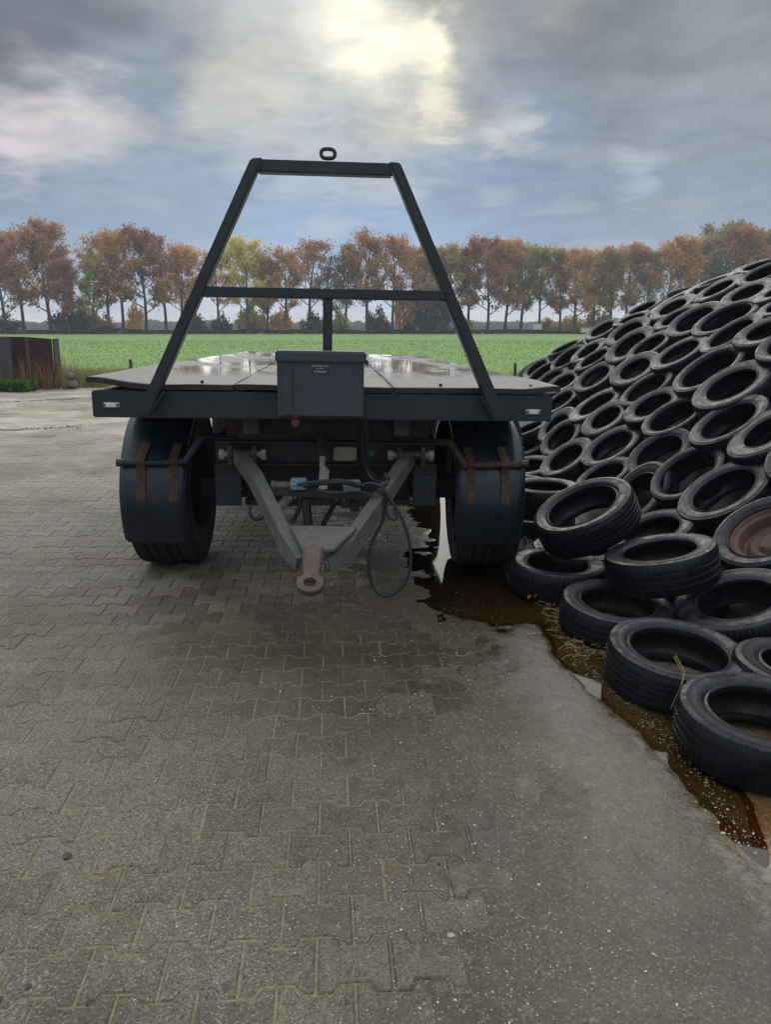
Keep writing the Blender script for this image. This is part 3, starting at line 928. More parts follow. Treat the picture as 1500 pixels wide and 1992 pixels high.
UPV = Vector((0, 0, 1))
def near_tyre(px, py, Z, dia, var, label, n=None, spin=None, name='car_tyre'):
    p = at(px, py, Z=Z)
    return put_tyre(p, (n or Vector((random.uniform(-.03, .03), random.uniform(-.03, .03), 1))).normalized(), dia, var, label, spin=spin, name=name, group='tyres lying at the foot of the heap')
near_tyre(1086, 1094, .185, .59, 0, 'smooth black tyre lying flat on the ground, closest to the right trailer wheel')
near_tyre(1203, 1168, .180, .585, 3, 'flat black tyre in the puddle edge, under the tilted tyre, second along the foot', Vector((.03, -.08, 1)))
near_tyre(1322, 1257, .195, .63, 1, 'big black tyre lying flat with a dry straw stalk hanging over it', Vector((.02, -.07, 1)))
t_nearest = near_tyre(1490, 1380, .205, .615, 0, 'nearest black tyre with raised lettering on its sidewall, cut by the right photo edge', Vector((.0, -.06, 1)), spin=0.0)
near_tyre(1283, 1067, .40, .62, 3, 'black tyre lying tilted on top of two others above the puddle', facing(1283, 1067, R(7), .28))
near_tyre(1318, 1118, .205, .60, 1, 'black tyre mostly hidden underneath the tilted tyre at the foot')
near_tyre(1432, 1160, .27, .63, 2, 'wide tyre with black sheet inside it, just below the tyre with the rusty rim', facing(1432, 1160, R(10), .50))
near_tyre(1580, 1290, .20, .62, 2, 'black tyre at the right photo edge, behind the nearest lettered tyre')
near_tyre(1060, 944, .36, .60, 0, 'flat tyre topping a pile of two just right of the right mudguard', Vector((-.03, -.02, 1)))
near_tyre(1044, 1000, .18, .60, 1, 'flat tyre under another one just right of the right mudguard')
near_tyre(1130, 980, .53, .64, 1, 'wet tyre propped up steeply in front of the heap beside the right mudguard', facing(1130, 980, R(23), .45))
near_tyre(1126, 1060, .20, .60, 3, 'dark tyre buried in shade underneath the steeply propped tyre')
near_tyre(1238, 958, .36, .60, 2, 'tyre standing on edge behind the steeply propped tyre', facing(1238, 958, R(52), .55))
near_tyre(1268, 1030, .28, .60, 0, 'pale dusty tyre in the hollow between the propped tyre and the tilted one', facing(1268, 1030, R(18), .42))
near_tyre(1028, 905, .22, .58, 2, 'collapsed tyre peeping out behind the end of the right mudguard pipe', facing(1028, 905, R(8), .35))
near_tyre(1012, 868, .24, .58, 3, 'tyre half hidden behind the top of the right mudguard', facing(1012, 868, R(12), .36))
near_tyre(1010, 932, .17, .58, 0, 'flat tyre almost wholly hidden behind the right mudguard')

# the one that still has its rusty wheel
wroot = empty('wheel_with_tyre')
n_w = facing(1490, 1032, R(24), .60)
p_w = at(1492, 1030, Z=.50)
tag(wroot, 'tyre still mounted on a rusty brown steel wheel, at the right photo edge', 'wheel')
t_o = put_tyre(p_w, n_w, .64, 1)
for k in ('label', 'category', 'group'):
    if k in t_o: del t_o[k]
t_o.name = 'tyre'
wroot.location = t_o.location.copy()
t_o.parent = wroot; t_o.matrix_parent_inverse = Matrix.Translation(-wroot.location)
def lathe(name, prof, n=48, smooth=True):
    m_ = len(prof); ang = np.arange(n) / n * 2 * np.pi
    V = np.zeros((n, m_, 3))
    for k, (r, z) in enumerate(prof):
        V[:, k, 0] = r * np.cos(ang); V[:, k, 1] = r * np.sin(ang); V[:, k, 2] = z
    idx = np.arange(n * m_).reshape(n, m_)
    a = idx[:, :-1]; b = np.roll(idx, -1, 0)[:, :-1]; c = np.roll(idx, -1, 0)[:, 1:]; d = idx[:, 1:]
    me = mesh_np(name, V.reshape(-1, 3), np.stack([a, b, c, d], -1).reshape(-1, 4), smooth)
    try: me.set_sharp_from_angle(angle=R(35))
    except Exception: pass
    return me
rim_me = lathe('rim', [(.212, .078), (.206, .082), (.198, .074), (.194, .06), (.178, .05), (.170, .03), (.165, -.01), (.150, -.018), (.14, -.004), (.118, .008), (.10, -.004), (.085, -.012), (.075, .0), (.06, .014), (.046, .016), (.03, .012), (.0, .012)])
rim_me.materials.append(M['rim'])
ro_ = bpy.data.objects.new('rim', rim_me); col.objects.link(ro_)
ro_.rotation_mode = 'QUATERNION'; ro_.rotation_quaternion = t_o.rotation_quaternion; ro_.location = t_o.location
ro_.parent = wroot; ro_.matrix_parent_inverse = Matrix.Translation(-wroot.location)
for k in range(5):
    a = k * 2 * math.pi / 5
    bm = bmesh.new(); add_cyl(bm, (math.cos(a) * .062, math.sin(a) * .062, .006), (math.cos(a) * .062, math.sin(a) * .062, .0165), .0085, seg=12)
    link('bolt_hole', bm_mesh('bolt_hole', bm), ro_, M['hose'])

# raised maker's name on the nearest tyre
def ring_text(body, r, size, z, a0, parent):
    me = text_mesh(body, size, .0012)
    co = np.zeros(len(me.vertices) * 3, np.float32); me.vertices.foreach_get('co', co); co = co.reshape(-1, 3)
    ang = a0 - co[:, 0] / r; rr = r + co[:, 1]
    out = np.stack([rr * np.cos(ang), rr * np.sin(ang), z + co[:, 2]], -1).astype(np.float32)
    me.vertices.foreach_set('co', out.ravel()); me.update()
    return link('lettering', me, parent, M['letter_rubber'])
_qi = t_nearest.rotation_quaternion.inverted()
_loc = _qi @ Vector((-.16, 1, 0))
ring_text('MICHELIN', .258, .030, .0928, math.atan2(_loc.y, _loc.x), t_nearest)

# ------------------------------------------------------------------ the trailer
TR = empty('flatbed_trailer', (0, 4.97, 0))
tag(TR, 'dark grey flatbed trailer with A-shaped headboard, toolbox and drawbar, standing on the paving', 'trailer')
def part(name, bm, m, parent=None, smooth=False, label=None):
    p = parent or TR
    o = link(name, bm_mesh(name, bm, smooth), p, m)
    if label: o['label'] = label
    return o
def box_part(name, b, m, bev=.004, parent=None, seg=2):
    bm = bmesh.new(); add_box(bm, *b, bev=bev, seg=seg)
    return part(name, bm, m, parent, True)

FY = 4.05
box_part('front_beam', (-1.252, 1.222, FY, FY + .09, 1.083, 1.224), M['paint'], .006)
for sx in (-1, 1):
    xo = -.015 + sx * 1.235
    box_part('side_rail', (min(xo, xo - sx * .07), max(xo, xo - sx * .07), FY + .092, 9.62, 1.10, 1.222), M['paint'])
    xi = -.015 + sx * .42
    box_part('chassis_rail', (xi - .045, xi + .045, FY + .095, 9.55, .985, 1.195), M['chassis'])
box_part('rear_beam', (-1.25, 1.22, 9.622, 9.70, 1.085, 1.224), M['paint'])
for k in range(9):
    y = 4.5 + k * .6
    box_part('cross_member', (-1.175, 1.145, y, y + .06, 1.105, 1.19), M['chassis'])
for k in range(4):
    y0 = FY + .093 + k * 1.368
    box_part('deck_plate', (-1.176, 1.146, y0, y0 + 1.362, 1.196, 1.212), M['chassis'], .002)

# rubber mats over the deck, each a long wavy slab
def mat_strip(xa, xb, lift, seed, yend):
    na, nb = 26, 80
    top, bot = [], []
    for j in range(nb):
        v = j / (nb - 1)
        for i in range(na):
            u = i / (na - 1)
            a = xa(v); b = xb(v)
            y = 4.053 + .004 * math.sin(u * 9 + seed) + (yend - 4.053 + .12 * fbm(u * 3, seed)) * v
            x = a + (b - a) * u
            z = 1.232 + .006 * fbm(x * 1.7, y * .9, seed, 3) + lift(u, v)
            top.append((x, y, z + .027)); bot.append((x, y, z))
    n = na * nb
    q = [(j * na + i, j * na + i + 1, (j + 1) * na + i + 1, (j + 1) * na + i) for j in range(nb - 1) for i in range(na - 1)]
    f = list(q) + [(a + n, d + n, c + n, b + n) for a, b, c, d in q]
    e = [i for i in range(na)] + [j * na + na - 1 for j in range(1, nb)] + [(nb - 1) * na + i for i in range(na - 2, -1, -1)] + [j * na for j in range(nb - 2, 0, -1)]
    sidef = [(e[(k + 1) % len(e)], e[k], e[k] + n, e[(k + 1) % len(e)] + n) for k in range(len(e))]
    me = mesh_np('rubber_mat', top + bot, f + sidef, False)
    me.materials.append(M['mat']); me.materials.append(M['mat_edge'])
    mi = np.zeros(len(me.polygons), np.int32); mi[len(q):] = 1
    me.polygons.foreach_set('material_index', mi)
    sm = np.zeros(len(me.polygons), bool); sm[:2 * len(q)] = True
    me.polygons.foreach_set('use_smooth', sm)
    return link('rubber_mat', me, TR)
mats = [mat_strip(lambda v: -1.275 + .02 * math.sin(v * 7) + .23 * sstep(v, .15, .95), lambda v: -.513 + .02 * v, lambda u, v: .022 * (1 - sstep(u, 0, .5)) * (1 - v) + .012 * sstep(u, .3, 0), 1.0, 9.66),
        mat_strip(lambda v: -.505 + .02 * v, lambda v: .338, lambda u, v: 0.0, 2.0, 9.5),
        mat_strip(lambda v: .346, lambda v: 1.262 - .13 * sstep(v, .2, 1), lambda u, v: .020 * sstep(u, .75, 1.0) * (1 - sstep(v, 0, .4)), 3.0, 9.60)]
for (x, y, k) in ((-1.12, 4.25, 0), (-.7, 4.2, 0), (1.14, 4.22, 2), (.62, 4.2, 2), (1.1, 5.6, 2), (-1.1, 5.7, 0)):
    bm = bmesh.new(); add_cyl(bm, (x, y, 1.255), (x, y, 1.273), .011, .008, 12)
    part('mat_bolt', bm, M['mat_edge'], mats[k])

# A-shaped headboard of box section
def beam_between(bm, a, b, w, d, bev=.006):
    """box section from a to b lying in an xz plane, w across, d deep in y"""
    a, b = Vector(a), Vector(b); t = (b - a).normalized(); s_ = Vector((t.z, 0, -t.x)) * (w / 2)
    pts = [a - s_, a + s_, b + s_, b - s_]
    add_prism(bm, pts, (0, d, 0), bev)
HB = FY - .085
def leg_pts(sx):
    # foot cut on the beam, head butting the top bar
    if sx < 0: lo, hi = [at(264, 807, Y=HB), at(289, 807, Y=HB)], [at(511, 306, Y=HB), at(487, 307, Y=HB)]
    else: lo, hi = [at(962, 818, Y=HB), at(989, 819, Y=HB)], [at(779, 316, Y=HB), at(757, 314, Y=HB)]
    return lo + hi
for sx in (-1, 1):
    bm = bmesh.new(); add_prism(bm, leg_pts(sx), (0, .0825, 0), .007)
    part('headboard_leg', bm, M['paint_frame'], None, True)
a = [at(509, 309, Y=HB + .004), at(757, 317, Y=HB + .004), at(764, 342, Y=HB + .004), at(500, 334, Y=HB + .004)]
for p in a: p.y = HB + .004
tb = bmesh.new(); add_prism(tb, a, (0, .076, 0), .006)
topbar = part('headboard_top_bar', tb, M['paint_frame'], None, True)
a = [at(395, 557, Y=HB + .006), at(868, 566, Y=HB + .006), at(876, 586, Y=HB + .006), at(388, 577, Y=HB + .006)]
bm = bmesh.new(); add_prism(bm, a, (0, .07, 0), .006)
part('headboard_middle_bar', bm, M['paint_frame'], None, True)
a = [at(628, 579, Y=HB + .01), at(647, 579, Y=HB + .01), at(646, 700, Y=HB + .01), at(628, 700, Y=HB + .01)]
a[0].z = a[1].z = a[0].z + .004
bm = bmesh.new(); add_prism(bm, a, (0, .055, 0), .004)
part('headboard_post', bm, M['paint_frame'], None, True)
# weld beads where the bars meet
def bead(pa, pb, name='weld_bead'):
    a, b = at(*pa, Y=HB - .001), at(*pb, Y=HB - .001); bm = bmesh.new(); n = 16
    add_tube(bm, [a.lerp(b, k / n) + Vector((random.uniform(-.0012, .0012), 0, random.uniform(-.0012, .0012))) for k in range(n + 1)], [.0045 + .0014 * (k % 2) for k in range(n + 1)], 6)
    part(name, bm, M['paint_frame'], None, True)
bead((397, 556), (389, 579)); bead((867, 565), (875, 588)); bead((510, 309), (501, 334)); bead((757, 316), (763, 342)); bead((627, 578), (648, 579))
bead((290, 806), (318, 762)); bead((961, 817), (936, 770))
# oval lifting link on the top bar
c0 = at(638, 300, Y=HB + .042); bm = bmesh.new(); ring = []
for k in range(40):
    a_ = 2 * math.pi * k / 40
    ex = math.copysign(abs(math.cos(a_)) ** .7, math.cos(a_)); ez = math.copysign(abs(math.sin(a_)) ** .8, math.sin(a_))
    ring.append(c0 + Vector((.034 * ex, 0, .0215 * ez + .002)))
add_tube(bm, ring + [ring[0]], .0095, 10, False)
part('lifting_link', bm, M['chassis'], topbar, True)

# marker lamps on the front beam
for px, py in ((217, 787.5), (1037, 801)):
    c0 = at(px, py, Y=FY)
    bm = bmesh.new(); add_box(bm, c0.x - .042, c0.x + .042, FY - .010, FY - .0005, c0.z - .014, c0.z + .014, .004)
    base = part('marker_lamp', bm, M['zinc'])
    bm = bmesh.new(); add_box(bm, c0.x - .027, c0.x + .027, FY - .022, FY - .0105, c0.z - .0115, c0.z + .0115, .004, seg=2)
    part('lens', bm, M['white'], base, True)
    for s_ in (-.036, .036):
        bm = bmesh.new(); add_cyl(bm, (c0.x + s_, FY - .014, c0.z), (c0.x + s_, FY - .010, c0.z), .005, seg=8)
        part('screw', bm, M['chassis'], base)

# tool box hung on the middle of the front beam
BY0, BY1 = 3.775, 3.958
tbx = box_part('toolbox', (-.262, .170, BY0, FY - .003, 1.131, 1.402), M['paint_box'], .004)
bm = bmesh.new(); add_box(bm, -.270, .180, BY0 - .014, FY - .003, 1.396, 1.452, .008, seg=3)
lid = part('lid', bm, M['paint_box'], tbx, True)
box_part('side_plate', (-.238, -.186, BY0 - .008, BY0 - .0005, 1.140, 1.378), M['paint_box'], .002, tbx)
for x, z in ((-.230, 1.366), (-.194, 1.366), (-.230, 1.232), (-.194, 1.232)):
    bm = bmesh.new(); add_cyl(bm, (x, BY0 - .0095, z), (x, BY0 - .0082, z), .0045, seg=10)
    part('rivet_hole', bm, M['hose'], tbx)
for x, z in ((.150, 1.372), (.150, 1.30), (.150, 1.21), (.157, 1.14), (.130, 1.352)):
    bm = bmesh.new(); add_cyl(bm, (x, BY0 - .0025, z), (x, BY0 - .0004, z), .0035, seg=8)
    part('rivet', bm, M['hose'], tbx)
box_part('sticker', (-.096, -.004, BY0 - .0018, BY0 - .0004, 1.339, 1.399 - .004), M['sticker'], 0, tbx)
for body, size, z in (('Jan Wolfhagen Handel', .0092, 1.3815), ('De Glind', .0092, 1.3685), ('06-57352376', .0112, 1.3525)):
    me = text_mesh(body, size, .0003)
    me.transform(Matrix.Translation((-.050, BY0 - .0024, z)) @ Matrix.Rotation(R(90), 4, 'X'))
    link('lettering', me, tbx, M['letters'])
bm = bmesh.new(); add_box(bm, -.1855, -.181, BY0 - .0105, BY0 - .0005, 1.131, 1.158, .001); part('red_mark', bm, M['red'], tbx)
bm = bmesh.new(); add_box(bm, -.180, -.160, BY0 - .002, BY0 + .02, 1.1275, 1.1305, .001); part('red_mark', bm, M['red'], tbx)
for x in (-.075, -.045, -.036):
    bm = bmesh.new(); add_box(bm, x, x + .012, BY0 - .0155, BY0 - .0142, 1.438, 1.447, 0, Matrix.Rotation(0, 4, 'X')); part('red_mark', bm, M['red'], lid)
bm = bmesh.new(); add_cyl(bm, (-.175, BY0 + .04, 1.10), (-.175, BY0 + .04, 1.131), .012, seg=12)
add_cyl(bm, (-.175, BY0 + .022, 1.095), (-.175, BY0 + .058, 1.095), .022, seg=16)
part('drain_plug', bm, M['rusty'], tbx)
bm = bmesh.new(); add_box(bm, .176, .192, BY0 + .03, BY0 + .07, 1.385, 1.41, .003); part('hasp', bm, M['chassis'], tbx)

# wheels
tr_tyre = tyre_mesh('truck_tyre', .53, .385, .292, .014, 4, 90, 2, .11)
tr_tyre.materials.append(M['rubber_truck'])
wheel_me = lathe('truck_rim', [(.300, .150), (.292, .155), (.282, .145), (.270, .10), (.262, .02), (.24, -.04), (.20, -.06), (.17, -.05), (.14, .02), (.12, .05), (.0, .055)])
wheel_me.materials.append(M['rim_dark'])
hub_me = lathe('hub', [(.135, .0), (.135, .09), (.11, .12), (.075, .13), (.07, .19), (.0, .20)])
hub_me.materials.append(M['rusty'])
def wheel(x, y, inward, steer=0.0):
    w = bpy.data.objects.new('wheel', wheel_me); col.objects.link(w)
    w.parent = TR; w.matrix_parent_inverse = Matrix.Translation(-TR.location)
    w.location = (x, y, .53)
    w.rotation_euler = (0, R(90 if inward < 0 else -90), steer)
    t = bpy.data.objects.new('tyre', tr_tyre); col.objects.link(t); t.parent = w
    h = bpy.data.objects.new('hub', hub_me); col.objects.link(h); h.parent = w
    for k in range(10):
        a = k * math.pi / 5
        b = bpy.data.objects.new('wheel_nut', NUT); col.objects.link(b); b.parent = w
        b.location = (math.cos(a) * .165, math.sin(a) * .165, -.045)
    return w
bm = bmesh.new(); add_cyl(bm, (0, 0, 0), (0, 0, .03), .015, seg=6); NUT = bm_mesh('wheel_nut', bm); NUT.materials.append(M['rusty'])
AXY = 4.98
wheel(-1.040, AXY + .03, 1, R(-2)); wheel(1.035, AXY - .05, -1, R(-2))
wheel(-1.035, 8.35, 1); wheel(1.025, 8.35, -1)
bm = bmesh.new(); add_box(bm, -.86, .86, 8.28, 8.42, .46, .60, .01); part('rear_axle', bm, M['chassis'])
bm = bmesh.new(); add_box(bm, -.86, .86, AXY - .07, AXY + .07, .455, .60, .012); part('front_axle', bm, M['chassis'])
for sx in (-1, 1):
    for yb, nm in ((8.35, 'rear_spring'), (AXY, 'front_spring')):
        bm = bmesh.new()
        for k in range(5):
            L = .52 - k * .085
            add_box(bm, sx * .56 - .04, sx * .56 + .04, yb - L, yb + L, .605 + k * .013, .617 + k * .013, .002)
        add_box(bm, sx * .56 - .05, sx * .56 + .05, yb - .07, yb + .07, .598, .70, .004)
        part(nm, bm, M['rusty'])
        if nm == 'rear_spring':
            for d_ in (-.48, .48):
                bm = bmesh.new(); add_box(bm, sx * .56 - .05, sx * .56 + .05, yb + d_ - .05, yb + d_ + .05, .60, 1.10, .006); part('spring_hanger', bm, M['chassis'])

# mudguards
def mudguard(x0, x1, yc, ry, a0, a1, sgn):
    nA, nX = 48, 14
    prof = []
    for i in range(nX):
        u = i / (nX - 1); x = x0 + (x1 - x0) * u
        e = min(u, 1 - u) / .09
        dr = 0 if e >= 1 else (1 - e) ** 2 * .028
        prof.append((x, dr))
    prof = [(x0 + .004, .055)] + prof + [(x1 - .004, .055)]
    nX = len(prof)
    outer, inner = [], []
    for j in range(nA):
        a = a0 + (a1 - a0) * j / (nA - 1)
        for k, (x, dr) in enumerate(prof):
            ca, sa = -math.cos(a), math.sin(a)
            rz = .535 if sa > 0 else .6
            wob = .004 * math.sin(a * 5 + x * 9)
            for lst, off in ((outer, 0.0), (inner, .006)):
                lst.append((x, yc + ca * (ry - dr - off + wob), .53 + sa * (rz - dr - off + wob)))
    n = len(outer)
    q = [(j * nX + i, j * nX + i + 1, (j + 1) * nX + i + 1, (j + 1) * nX + i) for j in range(nA - 1) for i in range(nX - 1)]
    f = q + [(a + n, d + n, c + n, b + n) for a, b, c, d in q]
    e = [i for i in range(nX)] + [j * nX + nX - 1 for j in range(1, nA)] + [(nA - 1) * nX + i for i in range(nX - 2, -1, -1)] + [j * nX for j in range(nA - 2, 0, -1)]
    f += [(e[(k + 1) % len(e)], e[k], e[k] + n, e[(k + 1) % len(e)] + n) for k in range(len(e))]
    me = mesh_np('mudguard', outer + inner, f, True)
    try: me.set_sharp_from_angle(angle=R(50))
    except Exception: pass
    return link('mudguard', me, TR, M['mudguard'])
def guard_y(z, yc, ry):
    return yc - ry * math.sqrt(max(0, 1 - ((z - .53) / (.535 if z > .53 else .6)) ** 2))
SPECS = [(-1.252, -.858, 5.01, .60, [-1.118, -.928], [(228, 900), (318, 900.5), (361, 897), (392, 851), (428, 853)]),
         (.765, 1.190, 4.935, .585, [.850, 1.062], [(1026, 903), (960, 904), (905, 906), (876, 861), (840, 866)])]
for x0, x1, yc, ry, sx_, pipe in SPECS:
    mg = mudguard(x0, x1, yc, ry, -.44, math.pi + .3, 1)
    yp = guard_y(.79, yc, ry) - .034
    pts = [at(px, py, Y=yp) for px, py in pipe]
    pts[-1].y += .09; pts[-2].y += .02
    bm = bmesh.new()
    dense = [pts[0], pts[0].lerp(pts[1], .5), pts[1], pts[1].lerp(pts[2], .82), pts[2], pts[2].lerp(pts[3], .1), pts[2].lerp(pts[3], .9), pts[3], pts[3].lerp(pts[4], .15), pts[4]]
    add_tube(bm, dense, .0215, 14)
    pipe_o = part('mudguard_pipe', bm, M['paint'] if x0 < 0 else M['rusty'], None, True)
    d_ = (pts[0] - pts[1]).normalized()
    bm = bmesh.new(); add_cyl(bm, pts[0] - d_ * .045, pts[0] + d_ * .004, .0245, seg=16); part('end_cap', bm, M['hose'], pipe_o, True)
    for xs_ in sx_:
        bm = bmesh.new()
        zs = [.875, .845, .825, .812, .80, .778, .765, .752, .72, .66, .60, .545]
        for a_, b_ in zip(zs, zs[1:]):
            def yo(z):
                hump = math.exp(-((z - .785) / .03) ** 2)
                return guard_y(z, yc, ry) - .004 - .054 * hump
            ya, yb = yo(a_), yo(b_)
            lean = .012 * math.copysign(1, -x0)
            xa = xs_ + (.012 if x0 < 0 else -.012) * sstep(a_, .8, .86); xb = xs_ + (.012 if x0 < 0 else -.012) * sstep(b_, .8, .86)
            vs_ = [bm.verts.new(p) for p in ((xa - .026, ya, a_), (xa + .026, ya, a_), (xb + .026, yb, b_), (xb - .026, yb, b_),
                                             (xa - .026, ya - .007, a_), (xa + .026, ya - .007, a_), (xb + .026, yb - .007, b_), (xb - .026, yb - .007, b_))]
            for q in ((4, 5, 6, 7), (0, 3, 2, 1), (0, 4, 7, 3), (1, 2, 6, 5), (0, 1, 5, 4), (3, 7, 6, 2)):
                bm.faces.new([vs_[k] for k in q])
        st = part('strap', bm, M['rusty'], mg)
        for zb in (.86, .828, .735, .69, .56):
            hump = math.exp(-((zb - .785) / .03) ** 2)
            yb = guard_y(zb, yc, ry) - .011 - .054 * hump
            bm = bmesh.new(); xb = xs_ + (.012 if x0 < 0 else -.012) * sstep(zb, .8, .86)
            add_cyl(bm, (xb, yb + .004, zb), (xb, yb - .007, zb), .0105, .009, 10); part('bolt', bm, M['rusty'], st)

# turntable and steering frame under the front
bm = bmesh.new()
for sx in (-1, 1): pass
add_box(bm, -.66, .62, 4.42, 4.45, .780, .905, .003)                         # front plate
add_box(bm, -.675, .635, 4.38, 4.45, .898, .912, .002)                        # its top flange
add_box(bm, -.675, .635, 4.375, 4.45, .770, .782, .002)                       # and its bottom flange
part('steering_cross_beam', bm, M['chassis'])
bm = bmesh.new(); add_prism(bm, [(-.62, 4.50, .84), (-.62, 4.50, 1.0), (-.54, 4.50, 1.075), (.52, 4.50, 1.075), (.60, 4.50, 1.0), (.60, 4.50, .84)], (0, .03, 0), .003)
part('turntable_plate', bm, M['rusty'])
bm = bmesh.new(); add_box(bm, -.50, .48, 4.485, 4.499, .935, 1.025, .002); part('turntable_recess', bm, M['chassis'])
bm = bmesh.new(); add_cyl(bm, (-.015, AXY, .93), (-.015, AXY, .985), .46, seg=56); part('turntable_ring', bm, M['rusty'], None, True)
for sx in (-1, 1):
    bm = bmesh.new(); add_box(bm, -.02 + sx * .60 - .06, -.02 + sx * .60 + .06, 4.452, 5.5, .70, .925, .005); part('steering_frame_rail', bm, M['chassis'])
for x0, x1 in ((-.690, -.535), (.512, .655)):
    bm = bmesh.new(); add_box(bm, x0, x1, 4.462, 4.476, .505, .768, .003)
    pl = part('hanging_plate', bm, M['paint'])
    bm = bmesh.new(); add_cyl(bm, ((x0 + x1) / 2, 4.4605, .55), ((x0 + x1) / 2, 4.4632, .55), .011, seg=14); part('bolt_hole', bm, M['hose'], pl)
    bm = bmesh.new(); add_box(bm, x0 + .02, x1 - .02, 4.477, 4.95, .52, .76, .01); part('spring_box', bm, M['chassis'])
box = bmesh.new(); add_box(box, -.53, .51, 4.70, 4.74, .50, .74, .004); part('rear_shield', box, M['chassis'])
bm = bmesh.new(); add_box(bm, -.53, .51, 4.60, 4.64, .475, .515, .003); part('brake_rod_bar', bm, M['chassis'])
# hanger lugs and pins for the drawbar
for xc in (-.575, -.435, .405, .545):
    bm = bmesh.new(); add_box(bm, xc - .011, xc + .011, 4.29, 4.42, .788, .90, .003)
    add_cyl(bm, (xc - .013, 4.325, .846), (xc + .013, 4.325, .846), .055, seg=24)
    part('drawbar_lug', bm, M['rusty'], None, True)
for xa, xb in ((-.625, -.385), (.355, .595)):
    bm = bmesh.new(); add_cyl(bm, (xa, 4.325, .846), (xb, 4.325, .846), .020, seg=14)
    for x in (xa, xb): add_cyl(bm, (x - .014, 4.325, .846), (x + .014, 4.325, .846), .032, seg=6)
    part('pivot_pin', bm, M['zinc'])

# drawbar: two channel arms, gusset, shank and eye
def channel(bm, line, w, h, side, t=.010):
    """C channel swept along line; flange width w toward -side, web height h on the outer side"""
    sec = []
    for k, p in enumerate(line):
        p = Vector(p)
        d = (Vector(line[min(k + 1, len(line) - 1)]) - Vector(line[max(k - 1, 0)])).normalized()
        out = d.cross(Vector((0, 0, 1))).normalized()
        if out.x * side < 0: out = -out
        up = out.cross(d)
        if up.z < 0: up = -up
        hk = h[k] if hasattr(h, '__len__') else h; wk = w[k] if hasattr(w, '__len__') else w
        o_ = lambda a, b: p + out * a + up * b
        sec.append([o_(0, 0), o_(-wk, 0), o_(-wk, -t), o_(-t, -t), o_(-t, -hk + t), o_(-wk * .8, -hk + t), o_(-wk * .8, -hk), o_(0, -hk)])
    rings = [[bm.verts.new(q) for q in s_] for s_ in sec]
    for a, b in zip(rings, rings[1:]):
        for k in range(8):
            j = (k + 1) % 8
            bm.faces.new((a[k], a[j], b[j], b[k]))
    bm.faces.new(rings[0]); bm.faces.new(rings[-1][::-1])
EYE = at(603, 1137, Y=3.10)
LA = [at(447, 868, Y=4.33), at(487, 920, Y=4.02), at(527, 1000, Y=3.66), at(549, 1044, Y=3.44), at(577, 1086, Y=3.29)]
RA = [at(811, 873, Y=4.33), at(775, 925, Y=4.02), at(722, 1000, Y=3.66), at(687, 1050, Y=3.44), at(640, 1090, Y=3.29)]
def arm(line, side):
    bm = bmesh.new()
    channel(bm, line, [.070, .066, .060, .055, .035], [.070, .085, .095, .100, .070], side)
    return part('drawbar_arm', bm, M['drawbar'])
arms = [arm(LA, -1), arm(RA, 1)]
for side, (xa, xb) in ((-1, (-.56, -.45)), (1, (.42, .53))):
    bm = bmesh.new(); add_cyl(bm, (xa, 4.325, .846), (xb, 4.325, .846), .042, seg=20); part('arm_bush', bm, M['paint'], arms[0 if side < 0 else 1], True)
# gusset plate between the arms
g0 = [at(563, 1022, Y=3.52), at(695, 1024, Y=3.52), at(650, 1068, Y=3.29), at(588, 1066, Y=3.29)]
bm = bmesh.new(); add_prism(bm, g0, (0, 0, -.014), .002); gus = part('gusset_plate', bm, M['drawbar'])
# shank
s0 = at(609, 1070, Y=3.27); s1 = EYE + Vector((.002, .055, .012))
bm = bmesh.new()
dirv = (s1 - s0); xr = Vector((1, 0, 0)); upv = xr.cross(dirv).normalized()
if upv.z < 0: upv = -upv
rg = []
for p, wx, hz in ((s0, .047, .030), (s0.lerp(s1, .5), .041, .024), (s1, .035, .020)):
    rg.append([bm.verts.new(p + xr * a * wx + upv * b * hz) for a, b in ((-1, -.7), (-.8, -1), (.8, -1), (1, -.7), (1, .7), (.8, 1), (-.8, 1), (-1, .7))])
for a, b in zip(rg, rg[1:]):
    for k in range(8): bm.faces.new((a[k], a[(k + 1) % 8], b[(k + 1) % 8], b[k]))
bm.faces.new(rg[0][::-1]); bm.faces.new(rg[-1])
shank = part('coupling_shank', bm, M['eye'])
bm = bmesh.new()
secp = [(.025, .0), (.029, .015), (.044, .020), (.059, .014), (.064, .0), (.059, -.014), (.044, -.020), (.029, -.015)]
rings = []
for k in range(40):
    a = 2 * math.pi * k / 40
    rings.append([bm.verts.new(EYE + Matrix.Rotation(R(24), 3, 'X') @ Vector((math.cos(a) * r, math.sin(a) * r, z))) for r, z in secp])
for k in range(40):
    a, b = rings[k], rings[(k + 1) % 40]
    for i in range(8): bm.faces.new((a[i], a[(i + 1) % 8], b[(i + 1) % 8], b[i]))
part('coupling_eye', bm, M['eye'], shank, True)

